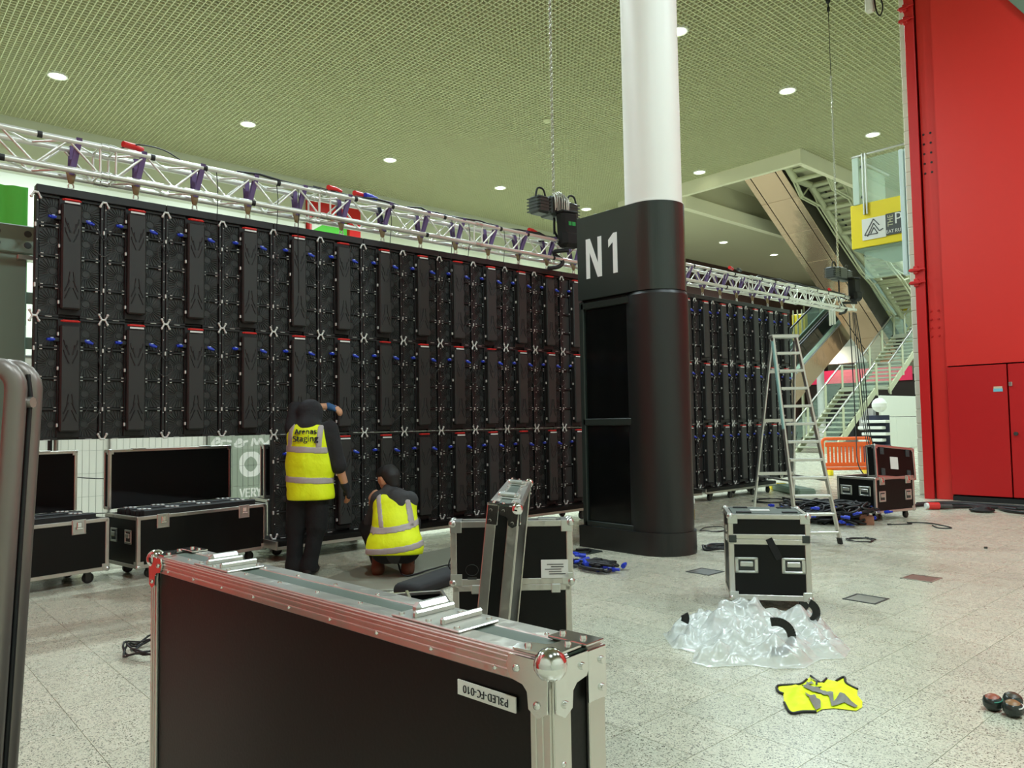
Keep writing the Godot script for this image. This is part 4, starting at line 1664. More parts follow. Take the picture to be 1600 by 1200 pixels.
func pillar() -> void:
	var up := Basis(Vector3.RIGHT, -PI / 2)      # extrudes upwards
	var t := thing("sign_pillar", "tall black sign pillar with rounded end lettered N1", "sign", Vector3.ZERO)
	var s := stx()
	prism(s, stadium(4.6, 5.2, 1.63, 2.4), 0.86, Transform3D(up, Vector3(0, 2.535, 0)), false)
	obj("header_box", s, M.gloss_black, t)
	s = stx()
	lathe(s, [Vector2(0.0, 0.2), Vector2(0.31, 0.2), Vector2(0.31, 2.5), Vector2(0.295, 2.53), Vector2(0, 2.53)], Transform3D(Basis.IDENTITY, Vector3(4.905, 0, 2.4)), 40)
	obj("round_casing", s, M.satin_black, t)
	s = stx()
	bx(s, Vector3(4.91, 1.36, 2.0), Vector3(0.5, 2.36, 0.76), 0.01)
	obj("kiosk_body", s, M.gloss_black, t)
	for q in [[2.02, 0.78], [1.2, 0.78]]:
		pass
	for q in [[1.24, 1.645, 0.06, 2.32], [1.24, 2.34, 0.07, 2.32]]:
		s = stx()
		bx(s, Vector3(4.645, q[0] + 0.12, q[1]), Vector3(0.05, q[3], q[2]), 0.006)
		obj("screen_frame", s, M.gloss_black, t)
	for y in [2.47, 1.27, 0.23]:
		s = stx()
		bx(s, Vector3(4.645, y, 1.99), Vector3(0.05, 0.07, 0.7), 0.006)
		obj("screen_frame", s, M.gloss_black, t)
	for y in [1.87, 0.75]:
		s = stx()
		bx(s, Vector3(4.652, y, 1.99), Vector3(0.012, 1.12 if y > 1.0 else 0.96, 0.62), 0.002)
		obj("screen", s, M.screen, t)
	s = stx()
	prism(s, stadium(4.575, 5.235, 1.6, 2.4), 0.215, Transform3D(up, Vector3.ZERO), false)
	obj("plinth", s, M.satin_black, t)
	# N1 in white
	var fx := Basis(Vector3.UP, -PI / 2)
	s = stx()
	var w := 0.05
	prism(s, pv([0, 0, w, 0, w, 0.27, 0.155, 0, 0.212, 0, 0.212, 0.41, 0.162, 0.41, 0.162, 0.14, 0.057, 0.41, 0, 0.41]), 0.006, Transform3D(fx, Vector3(4.602, 2.745, 1.755)))
	obj("letter", s, M.letter, t)
	s = stx()
	prism(s, pv([0.058, 0, 0.113, 0, 0.113, 0.405, 0.068, 0.405, 0.0, 0.345, 0.0, 0.27, 0.058, 0.315]), 0.006, Transform3D(fx, Vector3(4.602, 2.75, 2.06)))
	obj("digit", s, M.letter, t)
	for k in 2:
		s = stx()
		var a := 0.1
		var c := Vector3(4.905, 0.5 - 0.14 * k, 2.4) + Vector3(sin(a + 0.55) * 0.312, 0, cos(a + 0.55) * 0.312)
		bx(s, c, Vector3(0.05, 0.07 + 0.03 * k, 0.012), 0.003, Basis(Vector3.UP, a + 0.55))
		obj("key_switch", s, [M.label_white, M.sleeve][k], t)
	for q in [1.85, 2.02]:
		s = stx()
		bx(s, Vector3(4.66, 3.405, q), Vector3(0.05, 0.02, 0.04), 0.004)
		obj("bracket", s, M.zinc, t)
	var c := thing("white_column", "tall round white column rising out of the black sign pillar", "column", Vector3(4.9, 3.395, 2.4))
	s = stx()
	lathe(s, [Vector2(0.0, 0), Vector2(0.292, 0), Vector2(0.292, 0.02), Vector2(0.281, 0.025), Vector2(0.281, 6.6)], Transform3D.IDENTITY, 48)
	obj("shaft", s, M.column_white, c)

# ---------------------------------------------------------------- flight cases
# black boards c +- z/2 with aluminium edge angles; skip: edges left out as [axis, s1, s2]
func case_box(t: Node, c: Vector3, z: Vector3, tw := 0.03, skip := [], corners := [], cr := 0.022, panel := "case_black", hollow := -1) -> void:
	var h := z * 0.5
	var s := stx()
	if hollow < 0:
		bx(s, c, z - Vector3(0.006, 0.006, 0.006), 0.0)
	else:
		# open box: side hollow is (axis * 2 + side)
		for ax in 3:
			for sg in 2:
				if ax * 2 + sg == hollow:
					continue
				var o := Vector3.ZERO
				o[ax] = (h[ax] - 0.008) * (1 if sg else -1)
				var zz := z - Vector3(0.006, 0.006, 0.006)
				zz[ax] = 0.01
				bx(s, c + o, zz)
	obj("panel", s, M[panel], t)
	for ax in 3:
		for s1 in [-1, 1]:
			for s2 in [-1, 1]:
				if [ax, s1, s2] in skip:
					continue
				s = stx()
				var o := Vector3.ZERO
				o[(ax + 1) % 3] = s1 * (h[(ax + 1) % 3] - tw * 0.5 + 0.002)
				o[(ax + 2) % 3] = s2 * (h[(ax + 2) % 3] - tw * 0.5 + 0.002)
				var q := Vector3(tw, tw, tw)
				q[ax] = z[ax] - 0.01
				bx(s, c + o, q, 0.003)
				obj("edge_trim", s, M.case_trim, t)
	for k in corners:
		s = stx()
		var p := Vector3(k[0] * h.x, k[1] * h.y, k[2] * h.z)
		ball(s, c + p * 1.0 - Vector3(k[0], k[1], k[2]) * cr * 0.45, cr, 12)
		for ax in 3:
			var o := p
			var q := Vector3(cr * 2.6, cr * 2.6, cr * 2.6)
			q[ax] = 0.004
			o -= Vector3(k[0], k[1], k[2]) * cr * 1.2
			o[ax] = p[ax] + 0.002 * k[ax]
			bx(s, c + o, q, 0.002)
		obj("ball_corner", s, M.zinc, t)

const ALL8 := [[-1, -1, -1], [1, -1, -1], [-1, 1, -1], [1, 1, -1], [-1, -1, 1], [1, -1, 1], [-1, 1, 1], [1, 1, 1]]

# butterfly latch or recessed handle plate on a face; xf: z is the outward normal
func latch(t: Node, xf: Transform3D, w := 0.11, h := 0.12) -> void:
	var s := stx()
	bx(s, xf * Vector3(0, 0, 0.002), Vector3(w, h, 0.005), 0.002, xf.basis)
	for k in [-1, 1]:
		bx(s, xf * Vector3(k * (w * 0.44), 0, 0.006), Vector3(w * 0.1, h, 0.008), 0.003, xf.basis)
	bx(s, xf * Vector3(0, -h * 0.46, 0.006), Vector3(w, h * 0.08, 0.008), 0.003, xf.basis)
	var o := obj("latch_plate", s, M.zinc, t)
	s = stx()
	bx(s, xf * Vector3(0, 0.012, 0.01), Vector3(w * 0.34, h * 0.5, 0.014), 0.004, xf.basis)
	bx(s, xf * Vector3(0, -0.01, 0.02), Vector3(w * 0.46, h * 0.16, 0.008), 0.003, xf.basis)
	obj("butterfly", s, M.chrome, o)

func handle(t: Node, xf: Transform3D, w := 0.13, h := 0.11) -> void:
	var s := stx()
	for k in [-1, 1]:
		bx(s, xf * Vector3(k * w * 0.42, 0, 0.003), Vector3(w * 0.16, h, 0.01), 0.004, xf.basis)
		bx(s, xf * Vector3(0, k * h * 0.42, 0.003), Vector3(w, h * 0.16, 0.01), 0.004, xf.basis)
	var o := obj("handle_plate", s, M.zinc, t)
	s = stx()
	bx(s, xf * Vector3(0, 0, 0.0), Vector3(w * 0.7, h * 0.7, 0.006), 0.0, xf.basis)
	obj("recess", s, M.hoist, o)
	s = stx()
	bx(s, xf * Vector3(0, h * 0.08, 0.008), Vector3(w * 0.56, h * 0.32, 0.012), 0.004, xf.basis)
	obj("grip", s, M.zinc, o)

func cases() -> void:
	var s: SurfaceTool
	# two long open cases of screen panels under the left of the wall: origin at the front right foot corner, x to the right
	for k in 2:
		var lab: String = ["open black flight case of screen parts at the far left, cut by the grey frame", "open black flight case of screen parts standing left of the workmen"][k]
		var t := thing("open_flight_case", lab, "flight case", [Vector3(0.575, 0, -0.05), Vector3(1.97, 0, -0.09)][k], [0.18, 0.175][k], "open flight cases beside the wall")
		case_box(t, Vector3(-0.62, 0.32, -0.3), Vector3(1.24, 0.43, 0.6), 0.03, [], [[-1, -1, 1], [1, -1, 1], [-1, -1, -1], [1, -1, -1]], 0.022, "case_black", 3)
		case_box(t, Vector3(-0.62, 0.83, -0.63), Vector3(1.2, 0.53, 0.1), 0.026, [[0, -1, 1], [0, -1, -1]], [[-1, 1, 1], [1, 1, 1]], 0.016, "foam")
		s = stx()
		bx(s, Vector3(-0.62, 0.3, -0.3), Vector3(1.18, 0.4, 0.54))
		obj("foam_block", s, M.foam, t)
		for x in [-1.02, -0.24]:
			latch(t, Transform3D(Basis.IDENTITY, Vector3(x, 0.485, 0.0)))
		for z in [-0.42, -0.16]:
			handle(t, Transform3D(Basis(Vector3.UP, -PI / 2), Vector3(-1.24, 0.36, z)), 0.12, 0.12)
		for x in [-1.1, -0.14]:
			for z in [-0.5, -0.1]:
				caster(t, Vector3(x, 0.105, z), 0.105)
		for x in [-0.95, -0.3]:
			s = stx()
			bx(s, Vector3(x, 1.097, -0.6), Vector3(0.12, 0.014, 0.05), 0.003)
			obj("lid_catch", s, M.zinc, t)
		# panels stored in it stand a little proud of the rim
		for j in 6:
			var pn := thing("stored_panel", "black screen cabinet stored %s in the %s open case" % [["rearmost", "second from the back", "third from the back", "fourth from the back", "fifth from the back", "frontmost"][j], ["far left", "right-hand"][k]], "led panel", t.position, t.rotation.y, "screen cabinets stored in open cases")
			s = stx()
			bx(s, Vector3(-0.62, 0.46, -0.52 + j * 0.086), Vector3(1.08, 0.22 + 0.012 * (j % 3), 0.07), 0.006)
			obj("housing", s, M.led_black, pn)
			s = stx()
			for x in [-1.1, -0.85, -0.55, -0.2]:
				bx(s, Vector3(x, 0.575 + 0.006 * (j % 3), -0.52 + j * 0.086), Vector3(0.03, 0.012, 0.03), 0.003)
			obj("lock_pin", s, M.cast_alu, pn)
	# a third one, of which a strip shows between banner and wall
	var th := thing("open_flight_case", "open black flight case almost hidden behind the bottom row beside the lettered banner", "flight case", Vector3(2.14, 0, -0.42), 0.0, "open flight cases beside the wall")
	case_box(th, Vector3(0.62, 0.32, -0.24), Vector3(1.24, 0.43, 0.46), 0.03, [], [[-1, -1, 1], [-1, 1, 1]], 0.022, "case_black", 3)
	case_box(th, Vector3(0.62, 0.82, -0.2), Vector3(1.2, 0.55, 0.1), 0.024, [], [[-1, 1, 1]], 0.018, "foam")
	for x in [0.14, 1.1]:
		caster(th, Vector3(x, 0.105, -0.24), 0.105)
	# single case on the floor right of the pillar
	var t := thing("flight_case", "black flight case with two recessed handles standing behind the heap of plastic film", "flight case", Vector3(3.54, 0, 4.33), 0.0)
	t.rotation.y = -0.93
	case_box(t, Vector3(0, 0.27, -0.2), Vector3(0.52, 0.4, 0.46), 0.036, [], [[-1, -1, 1], [1, -1, 1], [1, -1, -1]], 0.022)
	case_box(t, Vector3(0, 0.555, -0.2), Vector3(0.52, 0.16, 0.46), 0.032, [], [[-1, 1, 1], [1, 1, 1], [-1, 1, -1], [1, 1, -1]], 0.024)
	s = stx()
	bx(s, Vector3(0, 0.636, -0.2), Vector3(0.45, 0.006, 0.39))
	obj("top_board", s, M.case_top, t)
	for x in [-0.15, 0.15]:
		for z in [-0.34, -0.06]:
			s = stx()
			bx(s, Vector3(x, 0.642, z), Vector3(0.1, 0.012, 0.035), 0.003)
			obj("caster_dish", s, M.rubber, t)
	s = stx()
	bx(s, Vector3(-0.03, 0.641, -0.2), Vector3(0.13, 0.003, 0.07))
	obj("paper_label", s, M.label_white, t)
	for x in [-0.15, 0.15]:
		handle(t, Transform3D(Basis.IDENTITY, Vector3(x, 0.3, 0.032)), 0.15, 0.105)
	for x in [-0.235, 0.235]:
		s = stx()
		bx(s, Vector3(x, 0.475, 0.032), Vector3(0.05, 0.05, 0.008), 0.003)
		obj("corner_bracket", s, M.hoist, t)
	s = stx()
	bx(s, Vector3(0.03, 0.41, 0.036), Vector3(0.045, 0.15, 0.006), 0.001, Basis(Vector3(0, 0, 1), 0.45))
	obj("black_strap", s, M.bag, t)
	for y in [0.47, 0.53]:
		s = stx()
		bx(s, Vector3(-0.262, y, -0.12), Vector3(0.02, 0.05, 0.1), 0.004)
		obj("latch_plate", s, M.chrome, t)
	for x in [-0.2, 0.2]:
		for z in [-0.37, -0.03]:
			caster(t, Vector3(x, 0.07, z), 0.07)
	# case with its lid up behind the slab lid in the middle
	t = thing("flight_case", "black flight case with raised lid and upside-down paper label behind the leaning lid", "flight case", Vector3(1.63, 0, 3.88), 0)
	t.rotation.y = -0.727
	case_box(t, Vector3(0, 0.21, -0.25), Vector3(0.65, 0.36, 0.5), 0.034, [], [[-1, -1, 1], [1, -1, 1]], 0.022)
	case_box(t, Vector3(0, 0.566, -0.06), Vector3(0.67, 0.345, 0.12), 0.034, [], ALL8, 0.024)
	s = stx()
	bx(s, Vector3(0.235, 0.475, 0.002), Vector3(0.15, 0.1, 0.004), 0.001)
	obj("paper_label", s, M.label_white, t)
	for k in 5:
		s = stx()
		bx(s, Vector3(0.25 - 0.012 * (k % 3), 0.448 + k * 0.013, 0.005), Vector3(0.09 - 0.02 * (k % 2), 0.004, 0.001))
		obj("print_line", s, M.sweat_grey, t)
	s = stx()
	var rg := []
	for i in 20:
		rg.append(Vector3(-0.22 + cos(TAU * i / 20) * 0.035, 0.475 + sin(TAU * i / 20) * 0.03, 0.001))
	tube(s, rg, 0.0015, 4, false, true)
	bx(s, Vector3(-0.22, 0.43, 0.0), Vector3(0.05, 0.014, 0.003))
	obj("stencil_mark", s, M.hoist, t)
	for x in [-0.2, 0.24]:
		s = stx()
		bx(s, Vector3(x, 0.37, 0.004), Vector3(0.05, 0.05, 0.012), 0.004)
		obj("hinge", s, M.zinc, t)
	for x in [-0.08, 0.2]:
		s = stx()
		bx(s, Vector3(x, 0.744, -0.06), Vector3(0.1, 0.01, 0.06), 0.003)
		obj("lid_catch", s, M.zinc, t)
	# open case beyond the ladder with its lid thrown back
	t = thing("open_flight_case", "black flight case with open lid and white label in front of the orange barrier", "flight case", Vector3(8.3, 0, 3.02), 0)
	t.rotation.y = -0.26
	var cw := 0.72
	case_box(t, Vector3(cw / 2, 0.315, -0.28), Vector3(cw, 0.43, 0.56), 0.03, [], [[-1, -1, 1], [1, -1, 1], [-1, -1, -1]], 0.022, "case_black", 3)
	for x in [0.12, 0.6]:
		handle(t, Transform3D(Basis.IDENTITY, Vector3(x, 0.3, 0.0)), 0.12, 0.13)
		latch(t, Transform3D(Basis.IDENTITY, Vector3(x, 0.49, 0.0)), 0.09, 0.1)
	for z in [-0.42, -0.15]:
		handle(t, Transform3D(Basis(Vector3.UP, -PI / 2), Vector3(0, 0.36, z)), 0.17, 0.12)
	for x in [0.08, 0.64]:
		for z in [-0.47, -0.09]:
			caster(t, Vector3(x, 0.1, z), 0.1)
	s = stx()
	bx(s, Vector3(cw / 2, 0.3, -0.28), Vector3(cw - 0.06, 0.3, 0.5))
	obj("foam_block", s, M.foam, t)
	var lid := Node3D.new()
	lid.name = "lid"
	t.add_child(lid)
	lid.position = Vector3(0.0, 0.545, -0.02)
	lid.rotation = Vector3(-0.12, 0, -0.1)
	case_box(lid, Vector3(cw / 2 + 0.05, 0.2, -0.06), Vector3(cw, 0.4, 0.14), 0.028, [], [[1, 1, 1], [-1, 1, 1]], 0.018)
	s = stx()
	bx(s, Vector3(cw / 2 + 0.02, 0.19, 0.011), Vector3(0.14, 0.15, 0.004))
	obj("paper_label", s, M.label_white, lid)
	for x in [0.17, 0.64]:
		for y in [0.07, 0.33]:
			s = stx()
			bx(s, Vector3(x, y, 0.012), Vector3(0.07, 0.09, 0.006), 0.003)
			obj("caster_dish", s, M.sweat_grey, lid)
	# shallow open tray with bright-edged partitions left of the middle case
	t = thing("open_tray", "low black open tray case with bright partition edges behind the slab lid", "case", Vector3(1.35, 0, 3.05), -0.5)
	case_box(t, Vector3(0, 0.1, 0), Vector3(0.75, 0.2, 0.55), 0.022, [], [], 0.02, "case_black", 3)
	for k in 3:
		s = stx()
		bx(s, Vector3(-0.1 + k * 0.12, 0.14, 0.0), Vector3(0.02, 0.16, 0.48), 0.003)
		obj("partition", s, M.case_trim, t)

# ---------------------------------------------------------------- stepladder
func ladder() -> void:
	var t := thing("stepladder", "tall aluminium stepladder standing open right of the black pillar", "ladder", Vector3(6.2, 0, 3.1))
	var o := Vector3(6.2, 0, 3.1)
	var tl := Vector3(6.12, 2.12, 2.96) - o
	var tr := Vector3(6.3, 2.12, 3.12) - o
	var fr := Vector3(6.45, 0.0, 3.44) - o
	var fl := Vector3(6.13, 0.0, 3.155) - o
	var rl := Vector3(7.0, 0, 2.12) - o
	var rr := Vector3(7.35, 0, 2.45) - o
	var dep := (tr - tl).cross(Vector3.UP).normalized()
	for q in [[fl, tl], [fr, tr]]:
		var s := stx()
		bar(s, q[0] + Vector3(0, 0.02, 0), q[1], 0.022, 0.065, dep, 0.004)
		obj("stile", s, M.alu, t)
		s = stx()
		bar(s, q[0], Vector3(q[0]).lerp(q[1], 0.03), 0.03, 0.075, dep, 0.004)
		obj("rubber_foot", s, M.rubber, t)
	for i in 11:
		var f := 0.055 + i * 0.0865
		var a := fl.lerp(tl, f)
		var b := fr.lerp(tr, f)
		var s := stx()
		var x := (b - a).normalized()
		var bs := Basis(x, Vector3.UP, x.cross(Vector3.UP))
		bx(s, (a + b) / 2, Vector3(a.distance_to(b) - 0.02, 0.028, 0.085), 0.004, bs)
		obj("tread", s, M.alu, t)
	var sp := stx()
	var xx := (tr - tl).normalized()
	bx(sp, (tl + tr) / 2 + Vector3(0, 0.01, 0) - dep * 0.02, Vector3(tl.distance_to(tr) + 0.04, 0.035, 0.12), 0.005, Basis(xx, Vector3.UP, xx.cross(Vector3.UP)))
	obj("top_cap", sp, M.alu, t)
	var bl := tl - dep * -0.0 + Vector3(0.03, -0.03, -0.03)
	var br := tr + Vector3(0.03, -0.03, -0.03)
	for q in [[rl, bl], [rr, br]]:
		var s := stx()
		bar(s, q[0], q[1], 0.02, 0.05, dep, 0.004)
		obj("rear_leg", s, M.alu, t)
	for f in [0.31, 0.6, 0.85]:
		var s := stx()
		bar(s, rl.lerp(bl, f), rr.lerp(br, f), 0.02, 0.035, Vector3.UP, 0.003)
		obj("rear_brace", s, M.alu, t)
	var s := stx()
	bar(s, rl.lerp(bl, 0.3), fl.lerp(tl, 0.3), 0.01, 0.02, Vector3.UP)
	bar(s, rr.lerp(br, 0.3), fr.lerp(tr, 0.3), 0.01, 0.02, Vector3.UP)
	obj("hinged_stay", s, M.alu, t)
	s = stx()
	bar(s, fl.lerp(tl, 0.55) + Vector3(-0.015, 0, 0.0), tl + Vector3(-0.012, -0.04, 0), 0.008, 0.05, dep)
	obj("teal_tape", s, mt("teal", rgb(150, 196, 190), 0.5), t)

# ---------------------------------------------------------------- the two men
# local frame: x to the camera's right, y up, z towards the camera
func V(x: float, y: float, z: float) -> Vector3:
	return Vector3(x, y, z)

# hand: palm and five bent fingers; d along the fingers, n out of the back of the hand, sd to the thumb side
func hand_bones(w: Vector3, d: Vector3, n: Vector3, sd: Vector3, curl: float, k := 1.0) -> Array:
	var b := []
	for i in 4:
		var o := sd * (0.026 - 0.0175 * i) * k
		b.append([w + o * 0.6, w + d * 0.075 * k + o, 0.014 * k, 0.0115 * k])
		var ln: float = [0.064, 0.073, 0.067, 0.052][i] * k
		var p0 := w + d * 0.078 * k + o
		var d1 := (d * cos(curl) - n * sin(curl)).normalized()
		var p1 := p0 + d1 * ln * 0.5
		var d2 := (d * cos(curl * 2.2) - n * sin(curl * 2.2)).normalized()
		var p2 := p1 + d2 * ln * 0.32
		var p3 := p2 + (d * cos(curl * 3.0) - n * sin(curl * 3.0)).normalized() * ln * 0.24
		b.append([p0, p1, 0.0098 * k, 0.009 * k])
		b.append([p1, p2, 0.009 * k, 0.0082 * k])
		b.append([p2, p3, 0.0082 * k, 0.0072 * k])
	var t0 := w + d * 0.022 * k + sd * 0.024 * k
	var t1 := t0 + (d * 0.6 + sd * 0.7 - n * 0.3).normalized() * 0.038 * k
	var t2 := t1 + (d * 0.9 + sd * 0.25 - n * 0.4).normalized() * 0.03 * k
	b.append([t0, t1, 0.0125 * k, 0.0105 * k])
	b.append([t1, t2, 0.0105 * k, 0.0085 * k])
	return b

func head_bones(c: Vector3, f: Vector3, u: Vector3, k := 1.0) -> Array:
	var r := f.cross(u).normalized()
	var b := [[c + u * 0.035 * k - f * 0.02 * k, c + u * 0.03 * k + f * 0.025 * k, 0.082 * k, 0.078 * k],
		[c - u * 0.02 * k + f * 0.03 * k, c - u * 0.075 * k + f * 0.05 * k, 0.062 * k, 0.036 * k],
		[c + f * 0.095 * k + u * 0.01 * k, c + f * 0.115 * k - u * 0.025 * k, 0.01 * k, 0.014 * k],       # nose
		[c + f * 0.085 * k - u * 0.058 * k - r * 0.018 * k, c + f * 0.085 * k - u * 0.058 * k + r * 0.018 * k, 0.011 * k, 0.011 * k]]   # lips
	for s in [-1.0, 1.0]:
		b.append([c + r * s * 0.078 * k - f * 0.005 * k + u * 0.025 * k, c + r * s * 0.076 * k - u * 0.02 * k, 0.016 * k, 0.01 * k])   # ears
		b.append([c + r * s * 0.034 * k + f * 0.088 * k + u * 0.022 * k, c + r * s * 0.04 * k + f * 0.084 * k + u * 0.022 * k, 0.011 * k, 0.01 * k])   # brow over the eye
	return b

func add_eyes(t: Node, c: Vector3, f: Vector3, u: Vector3, k := 1.0) -> void:
	var r := f.cross(u).normalized()
	for s in [-1.0, 1.0]:
		var st := stx()
		ball(st, c + r * s * 0.034 * k + f * 0.084 * k + u * 0.006 * k, 0.013 * k, 10)
		obj("eye", st, M.label_white, t)
		st = stx()
		ball(st, c + r * s * 0.034 * k + f * 0.094 * k + u * 0.006 * k, 0.0055 * k, 8)
		obj("iris", st, M.hair, t)

func people() -> void:
	man_standing()
	man_squatting()

func man_standing() -> void:
	var t := thing("person", "man standing with his back turned in dark hood, lettered yellow vest and black trousers", "person", Vector3(1.94, 0, 0.91), YAW)
	var SH := V(-0.155, 1.265, 0.02)      # left shoulder
	var SR := V(0.165, 1.25, 0.02)
	var EL := V(-0.175, 1.44, -0.13)
	var WL := V(0.09, 1.455, -0.24)
	var ER := V(0.235, 0.935, 0.0)
	var WR := V(0.285, 0.735, -0.07)
	var HC := V(-0.02, 1.385, -0.06)      # head, bowed
	var hf := V(0.05, -0.35, -1).normalized()
	var hu := V(0, 1, -0.35).normalized()
	var HL := V(-0.11, 0.74, 0.0)
	var HR := V(0.06, 0.74, 0.0)
	var KL := V(-0.135, 0.41, 0.0)
	var KR := V(0.055, 0.41, 0.03)
	var AL := V(-0.14, 0.085, 0.05)
	var AR := V(-0.005, 0.08, 0.07)
	var torso := [[V(-0.025, 0.75, 0.0), V(-0.02, 0.98, 0.01), 0.125, 0.125], [V(-0.02, 0.98, 0.01), V(-0.0, 1.17, 0.015), 0.125, 0.125], [V(-0.09, 0.78, 0), V(-0.08, 1.15, 0.01), 0.1, 0.1], [V(0.06, 0.78, 0), V(0.08, 1.15, 0.01), 0.1, 0.1], [V(-0.1, 1.22, 0.01), V(0.1, 1.21, 0.01), 0.075, 0.075], [V(-0.01, 1.2, 0.0), V(-0.015, 1.31, -0.03), 0.065, 0.055]]
	var arms := [[SH, EL, 0.052, 0.044], [EL, WL, 0.042, 0.03], [SR, ER, 0.055, 0.046], [ER, WR, 0.044, 0.029]]
	var legs := [[HL, KL, 0.085, 0.058], [KL, AL, 0.056, 0.036], [HR, KR, 0.085, 0.058], [KR, AR, 0.056, 0.036]]
	var hl := hand_bones(WL + V(0.012, -0.004, 0.0), V(0.9, -0.3, 0.0).normalized(), V(0.25, 0.75, 0.5).normalized(), V(0.1, 0.5, -0.8).normalized(), 0.5, 0.95)
	var hr := hand_bones(WR + V(0.004, -0.012, -0.004), V(0.1, -0.95, -0.2).normalized(), V(0.75, 0.1, 0.6).normalized(), V(-0.5, 0, -0.8).normalized(), 0.4, 0.95)
	var all := torso + arms + legs + head_bones(HC, hf, hu, 0.95)
	var body := put("body", nets(all + hl + hr, 0.011, M.skin, 0.02), null, t)
	add_eyes(body, HC, hf, hu, 0.95)
	# sweatshirt with hood up
	var sw := []
	for b in torso:
		sw.append([b[0], b[1], b[2] + 0.012, b[3] + 0.012])
	sw.append([SH, EL.lerp(SH, 0.05), 0.072, 0.06])
	sw.append([EL, EL.lerp(WL, 0.18), 0.058, 0.05])
	sw.append([SR, ER, 0.076, 0.066])
	sw.append([ER, ER.lerp(WR, 0.06), 0.064, 0.062])
	sw.append([HC + V(0, 0.02, 0.02), HC + V(0, -0.01, -0.02), 0.112, 0.1])
	sw.append([HC + V(0, -0.03, 0.03), V(-0.01, 1.27, 0.03), 0.098, 0.1])
	put("hooded_sweatshirt", nets(sw, 0.012, M.sweat_dark, 0.03, [[V(0, -1, 0), -0.72]]), null, t)
	# trousers
	var tr := []
	for b in legs:
		tr.append([b[0], b[1], b[2] + 0.016, b[3] + 0.03])
	tr.append([V(-0.1, 0.74, 0.0), V(0.05, 0.74, 0.0), 0.115, 0.115])
	tr.append([AL, AL + V(0, -0.05, 0.0), 0.07, 0.068])
	tr.append([AR, AR + V(0, -0.045, 0.0), 0.07, 0.068])
	put("trousers", nets(tr, 0.012, M.trousers, 0.03, [[V(0, -1, 0), -0.035], [V(0, 1, 0), 0.86]]), null, t)
	for q in [[AL, -0.05], [AR, 0.02]]:
		var a: Vector3 = q[0]
		put("shoe", nets([[V(a.x, 0.045, a.z + 0.03), V(a.x + q[1], 0.04, a.z - 0.14), 0.042, 0.036], [V(a.x, 0.05, a.z + 0.02), V(a.x, 0.09, a.z), 0.045, 0.045]], 0.008, M.shoe_black, 0.03, [[V(0, -1, 0), -0.002]]), null, t)
	# gloves
	var gl := []
	for b in hl.slice(0, 14):
		gl.append([b[0], b[1], b[2] + 0.004, b[3] + 0.004])
	gl.append([WL, WL + V(0.03, -0.01, 0), 0.034, 0.03])
	put("glove", nets(gl.filter(func(b): return b[0].distance_to(WL) < 0.075), 0.006, M.glove_blue, 0.012), null, t)
	var gr := []
	for b in hr:
		gr.append([b[0], b[1], b[2] + 0.004, b[3] + 0.004])
	gr.append([WR + V(-0.01, 0.03, 0.01), WR, 0.036, 0.034])
	put("glove", nets(gr.filter(func(b): return b[0].distance_to(WR) < 0.09), 0.006, M.glove, 0.012), null, t)
	# hi-vis vest: shell over the torso, cut at hem, neck and armholes
	var ve := []
	for b in torso.slice(0, 5):
		ve.append([b[0], b[1], b[2] + 0.026, b[3] + 0.026])
	ve.append([V(-0.06, 0.68, 0.0), V(0.05, 0.68, 0.0), 0.15, 0.15])
	ve.append([V(-0.1, 0.95, 0.0), V(0.09, 0.93, 0.0), 0.115, 0.12])
	var cl := [[V(0, -1, 0), -0.645], [V(0.12, 1, 0).normalized(), 1.29], [V(1, 0.16, 0).normalized(), 0.33], [V(-1, 0.1, 0).normalized(), 0.325]]
	var vest := put("hi_vis_vest", nets(ve, 0.01, M.hiviz, 0.04, cl), null, t)
	var out := []
	for b in ve:
		out.append([b[0], b[1], b[2] + 0.005, b[3] + 0.005])
	for y in [0.815, 1.075]:
		var n := V(0.06, 1, 0).normalized()
		put("reflective_band", nets(out, 0.01, M.reflective, 0.04, cl + [[n, y + 0.028], [-n, -(y - 0.028)]]), null, vest)
	for x in [-0.15, 0.105]:
		var n := V(1, -0.08, 0).normalized()
		var x0: float = x - 0.08 * 1.18
		put("reflective_brace", nets(out, 0.01, M.reflective, 0.04, cl + [[n, x0 + 0.024], [-n, -(x0 - 0.024)], [V(0, -1, 0), -1.09], [V(0, 0, -1), -0.02]]), null, vest)
	var s := stx()
	bx(s, V(-0.015, 1.295, 0.105), Vector3(0.055, 0.028, 0.012), 0.003)
	obj("neck_tab", s, M.print_navy, vest)
	var tx := Basis(Vector3.UP, 0.02) * Basis(Vector3.RIGHT, -0.03)
	text("lettering", "Arenas", 0.044, 0.02, M.print_navy, vest, Transform3D(tx, V(-0.008, 1.232, 0.15)))
	text("lettering", "Staging", 0.048, 0.02, M.print_navy, vest, Transform3D(tx, V(-0.008, 1.172, 0.16)))

